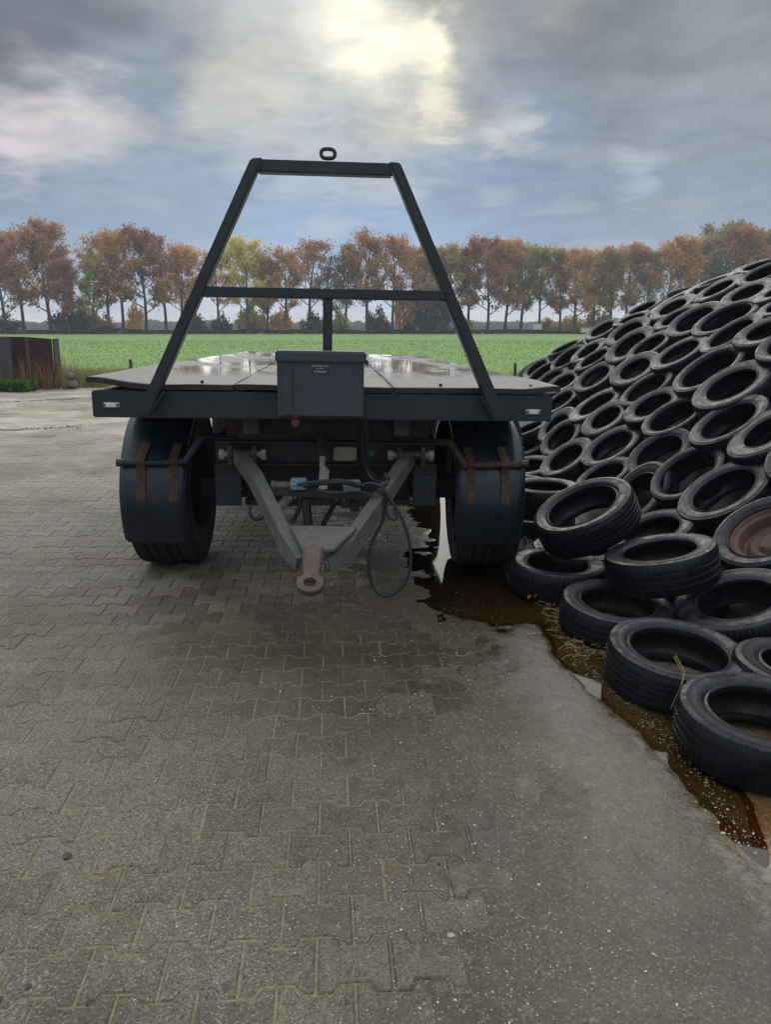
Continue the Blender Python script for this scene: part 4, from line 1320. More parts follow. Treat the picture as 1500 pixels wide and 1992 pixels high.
# bits in the middle of the dolly
bm = bmesh.new(); p0, p1 = at(627, 848, Y=4.42), at(629, 893, Y=4.22)
add_cyl(bm, p0, p1, .028, .034, 18); part('drawbar_spring_tube', bm, M['rusty'], None, True)
bm = bmesh.new()
q = [at(628, 890, Y=4.2), at(626, 905, Y=4.17), at(631, 915, Y=4.15), at(630, 935, Y=4.1), at(628, 955, Y=4.05)]
add_tube(bm, q, [.02, .014, .026, .022, .014], 10)
for dx in (-.022, .022):
    add_cyl(bm, q[2] + Vector((dx, -.012, 0)), q[4] + Vector((dx * .8, -.012, .01)), .007, seg=8)
part('drawbar_tension_spring', bm, M['zinc'], None, True)
jb = box_part('junction_box', (.02, .158, 4.345, 4.374, .806, .886), M['cream'], .008)
box_part('junction_box_cover', (.045, .133, 4.336, 4.3445, .820, .872), M['cream'], .004, jb)
gt = at(721, 882, Y=4.41); box_part('green_tag', (gt.x - .022, gt.x + .022, 4.405, 4.4195, gt.z - .017, gt.z + .017), M['green'], .002)
CY = 3.92
br = [at(498, 950, Y=CY), at(748, 962, Y=CY), at(742, 976, Y=CY), at(505, 962, Y=CY)]
for p in br: p.y = CY
bm = bmesh.new(); add_prism(bm, br, (0, .05, 0), .003); cross = part('connector_bracket', bm, M['chassis'])
for x_ in (.25, .30, .62, .68):
    c0 = br[0].lerp(br[1], x_)
    bm = bmesh.new(); add_cyl(bm, (c0.x, CY + .02, c0.z - .05), (c0.x, CY + .02, c0.z - .022), .006, seg=6); part('bolt', bm, M['zinc'], cross)
for (xa, ya, xb, yb) in ((565, 932, 597, 953), (668, 936, 701, 957)):
    a, b = at(xa, ya, Y=CY - .02), at(xb, yb, Y=CY - .02)
    bm = bmesh.new(); add_box(bm, a.x, b.x, CY - .03, CY + .03, b.z, a.z, .006, seg=2)
    add_box(bm, a.x - .003, b.x + .003, CY - .034, CY + .034, (a.z + b.z) / 2 - .004, (a.z + b.z) / 2 + .004, .002)
    cn = part('brake_coupling', bm, M['blue'], cross, True)
bm = bmesh.new(); a = at(535, 945, Y=CY + .08); add_cyl(bm, a, a + Vector((.09, 0, 0)), .024, seg=14); add_cyl(bm, a + Vector((-.02, 0, 0)), a, .030, seg=14); part('parking_socket', bm, M['drawbar'], None, True)
bm = bmesh.new(); a = at(545, 985, Y=4.05); add_cyl(bm, a, a + Vector((.05, -.03, .06)), .022, .028, 14); add_cyl(bm, a + Vector((.02, -.02, -.03)), a + Vector((.07, .0, -.03)), .02, seg=12); part('plug_socket', bm, M['zinc'], None, True)

# hoses and cables
def hose(pix, r, m, name):
    pts = [at(px, py, Y=Y) for px, py, Y in pix]
    bm = bmesh.new(); add_tube(bm, spline(pts, 8), r, 10)
    return part(name, bm, m, None, True)
hose([(696, 812, 4.02), (698, 850, 4.10), (697, 890, 4.2), (697, 925, 4.25), (700, 960, 4.3)], .010, M['hose'], 'air_hose')
hose([(707, 812, 3.98), (708, 850, 4.02), (709, 885, 4.05), (714, 915, 4.06), (728, 934, 4.04), (748, 938, 4.0), (755, 930, 3.98), (748, 922, 4.0)], .011, M['hose'], 'air_hose')
hose([(713, 812, 3.98), (714, 860, 4.02), (714, 895, 4.05), (722, 920, 4.08), (745, 935, 4.1), (775, 930, 4.15)], .009, M['hose'], 'air_hose')
hose([(578, 943, 3.87), (610, 938, 3.84), (645, 934, 3.83), (676, 936, 3.83), (715, 948, 3.83), (748, 962, 3.82), (772, 990, 3.81), (790, 1030, 3.80), (799, 1075, 3.79), (797, 1110, 3.78), (783, 1140, 3.77), (760, 1158, 3.76), (740, 1157, 3.76),
      (724, 1138, 3.77), (717, 1100, 3.78), (719, 1070, 3.79), (728, 1045, 3.80), (741, 1020, 3.80), (750, 990, 3.81), (752, 965, 3.80), (742, 948, 3.80), (724, 940, 3.80), (708, 942, 3.81)], .0085, M['hose'], 'trailer_cable')
hose([(590, 945, 3.86), (625, 940, 3.84), (665, 938, 3.83), (690, 943, 3.84), (706, 944, 3.82), (740, 945, 3.82), (752, 938, 3.84), (747, 930, 3.9)], .0125, M['hose'], 'air_hose')
hose([(612, 952, 3.87), (640, 958, 3.84), (668, 957, 3.84), (700, 956, 3.83), (725, 965, 3.83), (742, 972, 3.84)], .006, M['cable'], 'thin_cable')
hose([(487, 985, 4.4), (486, 1000, 4.38), (495, 1010, 4.36), (510, 1008, 4.36), (520, 998, 4.38)], .009, M['hose'], 'air_hose')
hose([(585, 965, 4.1), (583, 985, 4.08), (575, 1005, 4.06), (566, 1018, 4.05)], .013, M['hose'], 'air_hose')
hose([(595, 975, 4.4), (597, 995, 4.38), (600, 1022, 4.36)], .028, M['hose'], 'brake_chamber_hose')
hose([(655, 972, 4.5), (640, 1000, 4.42), (628, 1022, 4.36)], .016, M['hose'], 'brake_rod')
hose([(765, 990, 4.4), (772, 1005, 4.38), (768, 1012, 4.36), (758, 1008, 4.36), (752, 996, 4.38)], .007, M['hose'], 'thin_cable')
for (px, py, s_) in ((672, 978, .03), (690, 985, .028), (705, 975, .03), (560, 975, .03)):
    c0 = at(px, py, Y=4.5); bm = bmesh.new(); add_box(bm, c0.x - s_, c0.x + s_, 4.48, 4.56, c0.z - s_, c0.z + s_, .008); part('brake_linkage', bm, M['chassis'])

# ------------------------------------------------------------------ vegetation
def quads(cent, size, nrm_bias=None, aspect=1.0):
    """one quad per centre with a random orientation"""
    n = len(cent)
    a = rng.normal(size=(n, 3)); a /= np.linalg.norm(a, axis=1)[:, None]
    b = rng.normal(size=(n, 3)); b -= a * (a * b).sum(1)[:, None]; b /= np.linalg.norm(b, axis=1)[:, None]
    s = (size * rng.uniform(.6, 1.25, n))[:, None] / 2
    a = a * s * aspect; b = b * s
    V = np.stack([cent - a - b * .4, cent + b * -1.0, cent + a - b * .3, cent + b], 1).reshape(-1, 3)
    F = np.arange(n * 4).reshape(n, 4)
    return V, F

def tree_meshes(seed, h, crown_w, base_frac, dens, leaf=.33, bare=False):
    rd = random.Random(seed)
    bm = bmesh.new(); tips = []
    lean = Vector((rd.uniform(-.04, .04), rd.uniform(-.04, .04), 0))
    n = 9; pts, rad = [], []
    r0 = h * .019
    for i in range(n + 1):
        t = i / n
        pts.append(Vector((lean.x * h * t + .012 * h * math.sin(t * 5 + seed), lean.y * h * t + .012 * h * math.cos(t * 4 + seed * 2), h * .93 * t)))
        rad.append(r0 * (1.25 if i == 0 else 1) * (1 - t) ** .8 + .015)
    add_tube(bm, pts, rad, 8)
    def limb(p, d, L, r, lvl):
        q = [p]; dd = d.copy(); k = 5
        for s_ in range(k):
            dd = (dd + Vector((rd.uniform(-.22, .22), rd.uniform(-.22, .22), rd.uniform(-.04, .20)))).normalized()
            q.append(q[-1] + dd * L / k)
        add_tube(bm, q, [r * (1 - .85 * s_ / k) + .006 for s_ in range(k + 1)], 5, False)
        if lvl < 2:
            for s_ in range(2, k + 1):
                for _ in range(2 if lvl == 0 else 1 + (rd.random() < .6)):
                    az = rd.uniform(0, 6.28)
                    nd = (dd + Vector((math.cos(az), math.sin(az), rd.uniform(-.15, .6))) * rd.uniform(.6, 1.0)).normalized()
                    limb(q[s_], nd, L * rd.uniform(.36, .55), r * .42, lvl + 1)
        else:
            tips.append(q[-1]); tips.append(q[3])
        if lvl == 1: tips.append(q[-1])
    nl = 15
    for i in range(nl):
        t = base_frac + (1 - base_frac) * (i + .5) / nl
        f = t * n; k = int(min(n - 1, f)); p = pts[k].lerp(pts[k + 1], f - k)
        az = i * 2.4 + rd.uniform(-.5, .5)
        prof_ = math.sin(math.pi * min(1, max(0.08, ((t - base_frac) / (1.04 - base_frac)) * .72 + .24))) ** .8 * (.75 + .25 * rd.random())
        d = Vector((math.cos(az), math.sin(az), .35 + .7 * t)).normalized()
        limb(p, d, crown_w * .50 * prof_ * rd.uniform(.8, 1.15), r0 * .42 * (1.15 - t), 0)
    tips.append(pts[-1])
    tme = bm_mesh('trunk', bm, True); tme.materials.append(M['bark'])
    # leaves in clumps round the twig ends
    C = []
    for t_ in tips:
        if rd.random() > .80 * dens + .07: continue
        k = int((4 if bare else 14) * rd.uniform(.3, 1.6) * dens)
        sp = rd.uniform(.28, .62) * h / 15
        g_ = rng.normal(size=(max(k, 1), 3)) * sp * np.array([1, 1, .62])
        C.append(np.array(t_)[None] + g_)
    C = np.concatenate(C)
    V, F = quads(C, leaf * h / 15)
    lme = mesh_np('crown', V, F, False)
    return tme, lme

VAR = [tree_meshes(11, 17, 11.5, .20, .66), tree_meshes(12, 17, 10.0, .26, .54), tree_meshes(13, 17, 12.0, .20, .68), tree_meshes(14, 17, 8.5, .16, .56),
       tree_meshes(15, 17, 11.0, .28, .44), tree_meshes(16, 17, 9.5, .22, .70), tree_meshes(17, 17, 8.5, .30, .40, bare=True)]
print('leaf faces', [len(v[1].polygons) for v in VAR])

def place_tree(px, top, var, tint, label, Y, grp, base_px=None):
    b = at(px, 640, Y=Y); z0 = field_z(b.x, Y) - .05
    tz = at(px, top, Y=Y).z
    s = (tz - z0) / 17.0
    r = empty('oak_tree', (b.x, Y, z0))
    r.scale = (s * random.uniform(.92, 1.1), s, s); r.rotation_euler = (0, 0, random.uniform(0, 6.28))
    tag(r, label, 'tree', grp)
    t = bpy.data.objects.new('trunk', VAR[var][0]); col.objects.link(t); t.parent = r
    c = bpy.data.objects.new('crown', VAR[var][1]); col.objects.link(c); c.parent = r
    if not VAR[var][1].materials: VAR[var][1].materials.append(None)
    c.material_slots[0].link = 'OBJECT'; c.material_slots[0].material = LEAF[tint]
    return r
TREES = [  # x, top, variant, tint, distance
    (-95, 470, 0, 'rust', 150), (-45, 462, 1, 'orange', 152), (8, 468, 2, 'rust', 148), (45, 462, 4, 'orange', 154), (95, 446, 0, 'rust', 150),
    (132, 512, 5, 'rust', 146), (182, 498, 3, 'olive', 150), (214, 470, 1, 'rust', 152), (240, 462, 4, 'orange', 147), (284, 456, 2, 'rust', 150),
    (322, 478, 6, 'grey', 155), (356, 486, 5, 'orange', 149), (425, 500, 4, 'rust', 150), (482, 476, 0, 'yellow', 148), (520, 508, 5, 'orange', 151),
    (557, 490, 1, 'rust', 150), (602, 478, 4, 'rust', 153), (636, 498, 6, 'grey', 150), (672, 480, 3, 'olive', 152), (716, 462, 1, 'rust', 150), (764, 468, 4, 'orange', 148),
    (806, 488, 2, 'rust', 151), (838, 500, 5, 'orange', 153), (872, 486, 0, 'yellow', 149), (908, 484, 1, 'rust', 150), (948, 472, 2, 'rust', 148), (985, 478, 0, 'rust', 152),
    (1015, 484, 5, 'olive', 154), (1048, 490, 4, 'olive', 149), (1088, 500, 0, 'orange', 150), (1116, 492, 2, 'rust', 147), (1152, 496, 5, 'yellow', 151), (1186, 494, 0, 'yellow', 149),
    (1216, 484, 2, 'rust', 152), (1256, 490, 1, 'olive', 150), (1294, 470, 6, 'grey', 154), (1318, 474, 0, 'orange', 148), (1362, 470, 5, 'olive', 150), (1402, 444, 2, 'olive', 152),
    (1440, 456, 0, 'orange', 147), (1482, 452, 1, 'yellow', 150), (1530, 460, 2, 'rust', 150), (1580, 462, 4, 'orange', 150)]
TW = {'rust': 'rust-brown', 'orange': 'orange', 'yellow': 'golden yellow', 'olive': 'olive green', 'grey': 'nearly bare grey'}
PL = {0: 'broad', 1: 'open', 2: 'dense', 3: 'slender', 4: 'thinly leaved', 5: 'narrow', 6: 'bare'}
def where(px):
    if px < 110: return 'behind the rusty bin at the left'
    if px < 380: return 'left of the trailer headboard'
    if px < 640: return 'inside the headboard left of post'
    if px < 875: return 'inside the headboard right of post'
    if px < 1140: return 'between headboard and heap'
    return 'above the tyre heap slope'
seen_, cnt_ = {}, {}
for t_ in TREES:
    k = (t_[3], where(t_[0])); cnt_[k] = cnt_.get(k, 0) + 1
for px, top, var, tint, Y in TREES:
    k = (tint, where(px)); seen_[k] = seen_.get(k, 0) + 1
    pre = '%s tree %s' % (TW[tint], where(px))
    lab = pre if cnt_[k] == 1 else '%s, %s of its colour from left' % (pre, ORD[seen_[k] - 1])
    place_tree(px, top, var, tint, lab, Y, 'autumn trees along the far edge of the pasture')

# shrubs under the trees
def shrub_mesh(seed, n, leaf):
    rd = np.random.default_rng(seed)
    ang = rd.uniform(0, 6.28, 26); rr = rd.uniform(0, 1, 26) ** .6
    cc = np.stack([np.cos(ang) * rr, np.sin(ang) * rr, .25 + rd.uniform(0, 1.0, 26) * (1.15 - rr * .7)], 1)
    C = cc[rd.integers(0, 26, n)] + rd.normal(size=(n, 3)) * np.array([.17, .17, .15])
    C[:, 2] = np.abs(C[:, 2])
    V, F = quads(C, leaf)
    return mesh_np('foliage', V, F)
SH = [shrub_mesh(1, 1300, .16), shrub_mesh(2, 1000, .17), shrub_mesh(3, 1600, .15)]
def stems_mesh():
    bm = bmesh.new(); rd = random.Random(4)
    for k in range(7):
        a = rd.uniform(0, 6.28); add_tube(bm, [(0, 0, 0), (math.cos(a) * .2, math.sin(a) * .2, .4), (math.cos(a) * .5, math.sin(a) * .5, .95)], [.03, .02, .008], 5, False)
    me = bm_mesh('stems', bm); me.materials.append(M['bark']); return me
STEMS = stems_mesh()
SHR = [(10, 612, 2.6, 'green', 'dark green bush behind the left edge of the rusty bin'), (125, 598, 2.2, 'green', 'dark bush right behind the rusty bin'), (160, 590, 1.6, 'green', 'bush low between the bin and the olive tree'), (178, 600, 1.5, 'yellow', 'small golden shrub left of the headboard'),
       (205, 610, 1.6, 'olive', 'olive shrub beneath the trees left of the headboard'), (265, 590, 1.3, 'orange', 'small orange shrub beside the trunks left of the headboard'), (378, 605, 1.8, 'green', 'green bush just left of the headboard leg'),
       (430, 612, 1.5, 'green', 'round green bush inside the headboard at its left leg'), (490, 590, 2.4, 'olive', 'olive bush under the golden tree inside the headboard'), (545, 600, 2.0, 'orange', 'orange bush between trunks inside the headboard'), (608, 604, 1.8, 'green', 'green bush immediately left of the headboard post'),
       (662, 606, 1.6, 'olive', 'olive bush immediately right of the headboard post'), (735, 600, 2.0, 'green', 'green bush right of the headboard post'), (790, 570, 2.2, 'orange', 'tall orange bush left of the dark evergreen'), (843, 560, 3.2, 'green', 'tall dark evergreen by the right headboard leg'), (820, 585, 2.4, 'green', 'dark evergreen bush touching the taller one'),
       (900, 618, 1.8, 'olive', 'olive bush right of the headboard leg'), (1060, 618, 2.0, 'yellow', 'low golden bush behind the left white box'), (1110, 612, 2.0, 'yellow', 'golden bush between the two white boxes'), (1160, 600, 2.4, 'olive', 'olive bush behind the crest of the heap')]
for px, top, wd, tint, lab in SHR:
    Y = 151.5; b = at(px, 640, Y=Y); z0 = field_z(b.x, Y) - .05; hh = at(px, top, Y=Y).z - z0
    r = empty('shrub', (b.x, Y, z0)); r.scale = (wd * 1.25, wd * 1.1, hh / 1.35); r.rotation_euler = (0, 0, random.uniform(0, 6))
    tag(r, lab, 'bush', 'bushes under the tree row')
    s_ = bpy.data.objects.new('stems', STEMS); col.objects.link(s_); s_.parent = r
    f_ = bpy.data.objects.new('foliage', SH[random.randrange(3)]); col.objects.link(f_); f_.parent = r
    if not f_.data.materials: f_.data.materials.append(None)
    f_.material_slots[0].link = 'OBJECT'; f_.material_slots[0].material = LEAF[tint]

# strip of bracken and dead leaves at the field edge, and a far wood
def leaf_strip(name, x0, x1, yA, yB, hfun, n, size, m, label, cat):
    x = rng.uniform(x0, x1, n); y = rng.uniform(yA, yB, n)
    hz = np.array([hfun(a) for a in x])
    z = np.array([field_z(a, b) for a, b in zip(x, y)]) + hz * rng.uniform(0, 1, n) ** .8
    V, F = quads(np.stack([x, y, z], 1), size)
    o = link(name, mesh_np(name, V, F), None, m)
    tag(o, label, cat, kind='stuff')
leaf_strip('bracken', -85, 100, 147.5, 151, lambda x: .75 + .35 * fbm(x * .12, 1.7), 26000, .30, leaf_mat('bracken', (.11, .062, .036), (.075, .06, .034), (.16, .09, .05)), 'brown bracken and fallen leaves along the foot of the tree row', 'bracken')
leaf_strip('far_wood', -260, 330, 395, 420, lambda x: 4.2 + 3.2 * fbm(x * .035, 4.0) + 1.2 * fbm(x * .3, 2.0), 36000, 1.5, leaf_mat('far_wood_leaves', (.15, .175, .12), (.19, .175, .12), (.24, .20, .13), .05, .2), 'hazy low wood far beyond the tree row', 'wood')

# grass
def blades(n, xr, yr, h0, h1, w, name, m, label, cat, keep=None, bend=.5, dens_pow=1.0):
    x = rng.uniform(*xr, n)
    y = yr[0] + (yr[1] - yr[0]) * rng.uniform(0, 1, n) ** dens_pow
    if keep is not None:
        k = keep(x, y); x, y = x[k], y[k]
    n = len(x)
    z = np.array([field_z(a, b) + (.06 * fbm(a * .25, b * .25) * sstep(b, 20.5, 24) if b > 20.5 else -.02) for a, b in zip(x, y)])
    hh = rng.uniform(h0, h1, n); a = rng.uniform(0, 6.28, n); bd = rng.normal(0, bend, (n, 2))
    far = np.clip(y / 26, 1, 4)
    ww = w * far * rng.uniform(.6, 1.3, n)
    dx, dy = np.cos(a) * ww / 2, np.sin(a) * ww / 2
    b0 = np.stack([x - dx, y - dy, z - .03], 1); b1 = np.stack([x + dx, y + dy, z - .03], 1)
    mx_, my_ = x + bd[:, 0] * hh * .35, y + bd[:, 1] * hh * .35
    m0 = np.stack([mx_ - dx * .7, my_ - dy * .7, z + hh * .6], 1); m1 = np.stack([mx_ + dx * .7, my_ + dy * .7, z + hh * .6], 1)
    tp = np.stack([x + bd[:, 0] * hh, y + bd[:, 1] * hh, z + hh], 1)
    V = np.stack([b0, b1, m1, m0, tp], 1).reshape(-1, 3)
    i = np.arange(n) * 5
    F = np.concatenate([np.stack([i, i + 1, i + 2], 1), np.stack([i, i + 2, i + 3], 1), np.stack([i + 3, i + 2, i + 4], 1)])
    o = link(name, mesh_np(name, V, F), None, m)
    tag(o, label, cat, kind='stuff')
blades(34000, (-38, 26), (21.5, 90), .04, .12, .028, 'pasture_grass', M['grass'], 'short bright green pasture grass', 'grass', lambda x, y: (np.abs(x) < .62 * y + 1), .5, 2.2)
blades(26000, (-16, 9), (19.9, 23.5), .14, .48, .014, 'verge_grass', M['verge'], 'tall yellowish grass along the yard edge', 'grass', lambda x, y: ((y > 20.2 + .5 * np.sin(x * 1.3)) | (rng.uniform(0, 1, len(x)) < .25)), .35)
blades(1100, (-9.4, -6.3), (18.7, 19.9), .35, .95, .016, 'dry_weeds', M['dry'], 'dry brown weeds standing in front of the rusty bin', 'weeds', lambda x, y: rng.uniform(0, 1, len(x)) < .35 + .65 * (np.sin(x * 4.2) > 0), .22)
blades(420, (-7.0, -5.2), (19.8, 20.6), .25, .65, .014, 'dry_weeds', M['dry'], 'dry straw coloured grass right of the rusty bin', 'weeds', None, .3)
Vl, Fl = quads(np.stack([rng.uniform(-9.2, -7.0, 1500), rng.uniform(18.0, 18.6, 1500), rng.uniform(0, .26, 1500)], 1), .10)
o = link('green_weeds', mesh_np('green_weeds', Vl, Fl), None, M['nettle']); tag(o, 'bright green leafy weeds at the foot of the rusty bin', 'weeds', kind='stuff')

# fence posts
for px, top, bot, Y, lab, lean in ((257, 699, 742, 21.5, 'dark leaning fence post in the verge left of the trailer', .12), (1003, 706, 740, 21.5, 'short fence post in the pasture left of the tyre heap', .0),
                                   (1029, 644, 656, 143, 'far fence post below the tree row, left of the white box', 0), (1076, 645, 656, 143, 'far fence post between the two white boxes', 0), (960, 645, 656, 143, 'far fence post below the dense rust-brown trees', 0)):
    a, b = at(px, bot, Y=Y), at(px, top, Y=Y); r_ = .05 if Y < 50 else .11
    b.x += -lean * .5
    bm = bmesh.new(); z0 = field_z(a.x, Y) - .1
    add_tube(bm, [(a.x + lean * .1, Y, z0), ((a.x + b.x) / 2, Y, (z0 + b.z) / 2), (b.x, Y, b.z - .03), (b.x, Y, b.z)], [r_, r_ * .95, r_ * .9, r_ * .55], 10)
    tag(link('fence_post', bm_mesh('fence_post', bm, True), None, M['wood_post']), lab, 'post', 'fence posts round the pasture')
for px, py, w_, h_, lab in ((1046, 635, 16, 12, 'small white box on legs below the trees, nearer the trailer'), (1141, 642, 22, 10, 'low white box below the trees, beside the heap crest')):
    Y = 146; c0 = at(px, py, Y=Y); s_ = Y / FPX
    r = empty('white_box', (c0.x, Y, field_z(c0.x, Y))); tag(r, lab, 'box')
    bm = bmesh.new(); add_box(bm, c0.x - w_ * s_ / 2, c0.x + w_ * s_ / 2, Y - .4, Y + .4, c0.z - h_ * s_ / 2, c0.z + h_ * s_ / 2 - .12, .03); link('body', bm_mesh('body', bm), r, M['white'])
    bm = bmesh.new(); add_box(bm, c0.x - w_ * s_ / 2 - .08, c0.x + w_ * s_ / 2 + .08, Y - .5, Y + .5, c0.z + h_ * s_ / 2 - .118, c0.z + h_ * s_ / 2, .03); link('roof', bm_mesh('roof', bm), r, M['zinc'])
    for dx in (-1, 1):
        bm = bmesh.new(); x_ = c0.x + dx * w_ * s_ * .38; add_box(bm, x_ - .06, x_ + .06, Y - .06, Y + .06, field_z(c0.x, Y) - .1, c0.z - h_ * s_ / 2 + .002, 0); link('leg', bm_mesh('leg', bm), r, M['wood_post'])

# rusty steel bin at the left edge of the yard
RB = empty('rusty_bin', (-7.6, 19.4, 0)); tag(RB, 'open rusty steel bin standing in dry weeds at the left edge of the yard', 'bin')
def panel(name, a, b, z0, z1a, z1b, m, bulge=0.0):
    a, b = Vector(a), Vector(b); n_ = Vector((b.y - a.y, a.x - b.x, 0)).normalized()
    V, N1, N2 = [], 14, 8
    for side in (0, .03):
        for j in range(N2):
            for i in range(N1):
                u, v = i / (N1 - 1), j / (N2 - 1)
                p = a.lerp(b, u); z = z0 + ((z1a + (z1b - z1a) * u) - z0) * v
                off = bulge * math.sin(v * math.pi * .5) * (u) + .012 * fbm(u * 3, v * 3, z1a) + side
                V.append((p.x + n_.x * off, p.y + n_.y * off, z))
    n = N1 * N2
    q = [(j * N1 + i, j * N1 + i + 1, (j + 1) * N1 + i + 1, (j + 1) * N1 + i) for j in range(N2 - 1) for i in range(N1 - 1)]
    f = q + [(w + n, z + n, y + n, x + n) for x, y, z, w in [(c[0], c[1], c[2], c[3]) for c in q]]
    e = [i for i in range(N1)] + [j * N1 + N1 - 1 for j in range(1, N2)] + [(N2 - 1) * N1 + i for i in range(N1 - 2, -1, -1)] + [j * N1 for j in range(N2 - 2, 0, -1)]
    f += [(e[(k + 1) % len(e)], e[k], e[k] + n, e[(k + 1) % len(e)] + n) for k in range(len(e))]
    link(name, mesh_np(name, V, f), RB, m)
M['rust_blue'] = painted('worn_blue_rust', (.060, .058, .070), (.045, .035, .038), (.12, .055, .035), .12, .7)
pa, pb, pc = at(-60, 740, Y=18.9), at(22, 740, Y=18.9), at(60, 735, Y=19.3)
panel('door_panel', (pa.x, 18.75, 0), (at(26, 740, Y=18.95).x, 18.95, 0), .02, 1.26, 1.22, M['rust_blue'], -.05)
panel('back_panel', (pa.x, 20.1, 0), (at(60, 735, Y=20.1).x, 20.1, 0), .02, 1.22, 1.22, M['rust_sheet'])
panel('front_panel', (at(55, 735, Y=19.1).x, 19.1, 0), (at(106, 735, Y=19.15).x, 19.15, 0), .02, 1.24, 1.20, M['rust_sheet'])
panel('side_panel', (at(106, 735, Y=19.15).x, 19.19, 0), (at(106, 735, Y=20.1).x + .15, 20.1, 0), .02, 1.20, 1.20, M['rust_sheet'])
panel('inner_panel', (at(55, 735, Y=19.1).x, 19.14, 0), (at(62, 735, Y=20.05).x, 20.05, 0), .02, 1.23, 1.2, M['rust_sheet'])
c0 = at(57, 735, Y=19.06); bm = bmesh.new(); add_box(bm, c0.x - .03, c0.x + .05, 19.03, 19.085, .02, 1.24, .005); link('corner_post', bm_mesh('corner_post', bm), RB, M['rim'])

# block of stones at the yard edge
def rock(name, c, r, seed, lab, sq=(1, 1, .8)):
    bm = bmesh.new(); bmesh.ops.create_icosphere(bm, subdivisions=3, radius=1)
    for v in bm.verts:
        k = 1 + .28 * fbm(v.co.x * 1.3 + seed, v.co.y * 1.3, v.co.z * 1.3, 3)
        v.co = Vector((c[0] + v.co.x * r * k * sq[0], c[1] + v.co.y * r * k * sq[1], c[2] + v.co.z * r * k * sq[2]))
    tag(link(name, bm_mesh(name, bm, True), None, M['stone']), lab, 'stone')
c0 = at(131, 757, Z=.0)
rock('stone', (c0.x, c0.y + .2, .10), .17, 3, 'grey stone at the bottom of the little pile by the verge', (1.15, 1, .75))
rock('stone', (c0.x + .02, c0.y + .2, .30), .11, 8, 'smaller stone on top of the little pile by the verge')

# ------------------------------------------------------------------ loose litter
def chips(n, fx, zf, size, m, name, label, cat):
    base = np.array([(math.cos(k * 1.047) * (1 if k % 2 else .85), math.sin(k * 1.047) * .8, .1 * (k % 3)) for k in range(6)] + [(.1, 0, .5), (0, .1, -.4)], np.float32)
    fc = np.array([(k, (k + 1) % 6, 6) for k in range(6)] + [((k + 1) % 6, k, 7) for k in range(6)])
    xy = fx(n); n = len(xy)
    a = rng.uniform(0, 6.28, n); s = size * rng.lognormal(0, .38, n)
    st = rng.uniform(.6, 1.2, (n, 3))
    V = base[None] * st[:, None]
    ca, sa = np.cos(a)[:, None], np.sin(a)[:, None]
    X = (V[:, :, 0] * ca - V[:, :, 1] * sa) * s[:, None] + xy[:, 0:1]; Yv = (V[:, :, 0] * sa + V[:, :, 1] * ca) * s[:, None] + xy[:, 1:2]
    zz = np.array([zf(p[0], p[1]) for p in xy])
    Zv = V[:, :, 2] * s[:, None] * .8 + zz[:, None] + s[:, None] * .12
    F = (fc[None] + (np.arange(n) * 8)[:, None, None]).reshape(-1, 3)
    o = link(name, mesh_np(name, np.stack([X, Yv, Zv], -1).reshape(-1, 3), F), None, m)
    tag(o, label, cat, kind='stuff')
def chip_mat(name, a, b):
    mt, g = material(name); r_ = g.geo.outputs['Random Per Island']
    setp(g, g.mix(r_, a, b), .6); return mt
def surf(x, y): return max(0.0, mud_z(x, y))
def fld(n):
    p = np.stack([rng.uniform(-.5, 1.12, n), 1.15 + 3.3 * rng.uniform(0, 1, n) ** 1.1], 1)
    d = np.array([.5 + .9 * fbm(x * 1.5, y * 1.5, 6.0, 4) + .25 * fbm(x * 7, y * 7, 2.0, 2) for x, y in p]) * np.interp(p[:, 0], [-.5, .15, .40, .75, 1.0], [.08, .35, 1.0, .55, .03])
    return p[rng.uniform(0, 1, n) < d]
chips(17000, fld, surf, .0024, chip_mat('white_grit', (.20, .18, .145), (.50, .47, .41)), 'white_grit', 'pale grit scattered over the wet silt', 'grit')
chips(500, lambda n: np.stack([rng.uniform(-1.6, .3, n), rng.uniform(1.1, 5.0, n)], 1), lambda x, y: 0.0, .0018, chip_mat('sparse_grit', (.25, .24, .2), (.6, .58, .52)), 'pale_grit', 'sparse pale grit on the paving', 'grit')
chips(260, lambda n: np.stack([rng.uniform(-6, .6, n), 1.4 + rng.uniform(0, 1, n) ** 1.5 * 14], 1), lambda x, y: 0.0, .008, chip_mat('mud_crumbs', (.03, .026, .02), (.06, .05, .038)), 'mud_crumbs', 'dark crumbs of mud scattered over the yard', 'mud')
def trail(n):
    t = rng.uniform(0, 1, n); k = rng.integers(0, 5, n)
    cx = np.array([-6.2, -4.6, -3.0, -3.1, -2.6])[k] + (t - .5) * np.array([1.9, 1.3, .5, .5, .8])[k] + rng.normal(0, .07, n)
    cy = np.array([16.0, 11.6, 4.75, 4.05, 12.8])[k] + (t - .5) * np.array([1.5, .8, .25, .15, 1.0])[k] + rng.normal(0, .07, n)
    return np.stack([cx, cy], 1)
chips(1300, trail, lambda x, y: 0.0, .014, chip_mat('mud_trail', (.035, .028, .020), (.08, .065, .045)), 'mud_trail', 'streaks of dark mud dropped on the far yard', 'mud')
def scum(n):
    y = rng.uniform(1.9, 4.6, n); x = 1.30 + .06 * np.sin(y * 3.3) + rng.normal(.0, .035, n)
    return np.stack([x, y], 1)
chips(1100, scum, lambda x, y: max(WATER, mud_z(x, y)), .0030, chip_mat('pale_scum', (.20, .18, .12), (.40, .38, .30)), 'pale_scum', 'pale flecks of scum along the foot of the heap', 'scum')
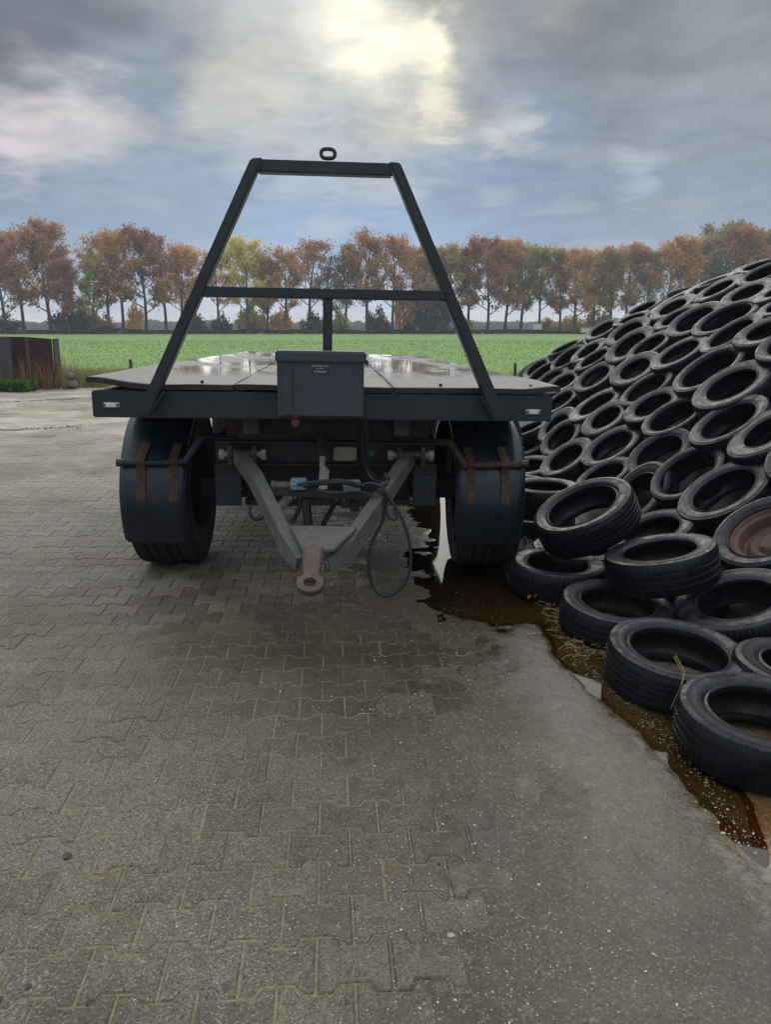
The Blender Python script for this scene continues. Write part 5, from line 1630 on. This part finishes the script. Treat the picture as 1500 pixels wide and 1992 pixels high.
def straws(n, fx, L, m, name, label):
    bm = bmesh.new()
    for x, y in fx(n):
        z = max(WATER, mud_z(x, y)) + random.uniform(.004, .03); a = random.uniform(0, 6.28); l_ = L * random.uniform(.5, 1.2)
        d = Vector((math.cos(a), math.sin(a), random.uniform(-.1, .15))) * l_ / 2
        add_tube(bm, [Vector((x, y, z)) - d, Vector((x, y, z + .006)), Vector((x, y, z)) + d], .0018, 4, False)
    tag(link(name, bm_mesh(name, bm), None, m), label, 'straw', kind='stuff')
straws(150, lambda n: np.stack([rng.normal(1.30, .06, n), rng.uniform(3.3, 4.05, n)], 1), .07, M['dry'], 'straw_litter', 'matted pale straw between the puddle and the first tyres')
# a curled brown oak leaf and the straw hanging over the big tyre
c0 = at(1044, 1163, Z=.03); bm = bmesh.new(); NL = 14
for side in (0, 1):
    pass
rows_ = []
for i in range(NL):
    u = i / (NL - 1); w_ = .032 * math.sin(math.pi * u) ** .6 * (1 + .3 * math.sin(u * 22)) + .002
    rows_.append([bm.verts.new(c0 + Vector(((u - .5) * .11, s_ * w_, .02 * math.cos((u - .5) * 4) + .35 * abs(s_) * w_ + .006 * math.sin(u * 15)))) for s_ in (-1, -.5, 0, .5, 1)])
for a, b in zip(rows_, rows_[1:]):
    for k in range(4): bm.faces.new((a[k], a[k + 1], b[k + 1], b[k]))
tag(link('fallen_leaf', bm_mesh('fallen_leaf', bm, True), None, LEAF['orange']), 'curled orange brown leaf on the ground by the first flat tyre', 'leaf')
pts = [at(px, py, Y=Y) for px, py, Y in ((1312, 1278, 2.95), (1322, 1296, 2.78), (1329, 1310, 2.735), (1325, 1335, 2.70), (1316, 1355, 2.69), (1306, 1378, 2.68))]
bm = bmesh.new(); add_tube(bm, spline(pts, 6), .0022, 5); add_tube(bm, spline([p + Vector((.006, 0, .008)) for p in pts[:4]] + [pts[3] + Vector((.012, -.01, -.05))], 5), .0016, 5)
tag(link('straw_stalk', bm_mesh('straw_stalk', bm), None, M['dry']), 'dry straw stalk hanging over the big flat tyre', 'straw')
print('tris', sum(len(o.data.loop_triangles) or len(o.data.polygons) for o in bpy.data.objects if o.type == 'MESH'))

# ------------------------------------------------------------------ moist air
bm = bmesh.new(); add_box(bm, -420, 480, -8, 470, -14, 32)
hz = bm_mesh('haze', bm); mt = bpy.data.materials.new('haze'); mt.use_nodes = True; mt.node_tree.nodes.clear(); g = NT(mt.node_tree)
pvn = g.node('ShaderNodeVolumePrincipled'); pvn.inputs['Color'].default_value = (.82, .89, 1, 1); pvn.inputs['Density'].default_value = .0008; pvn.inputs['Anisotropy'].default_value = .3
og = g.node('ShaderNodeOutputMaterial'); g.l.new(pvn.outputs[0], og.inputs['Volume'])
hz.materials.append(mt); tag(link('haze', hz), 'thin moist autumn haze', 'haze', kind='stuff')
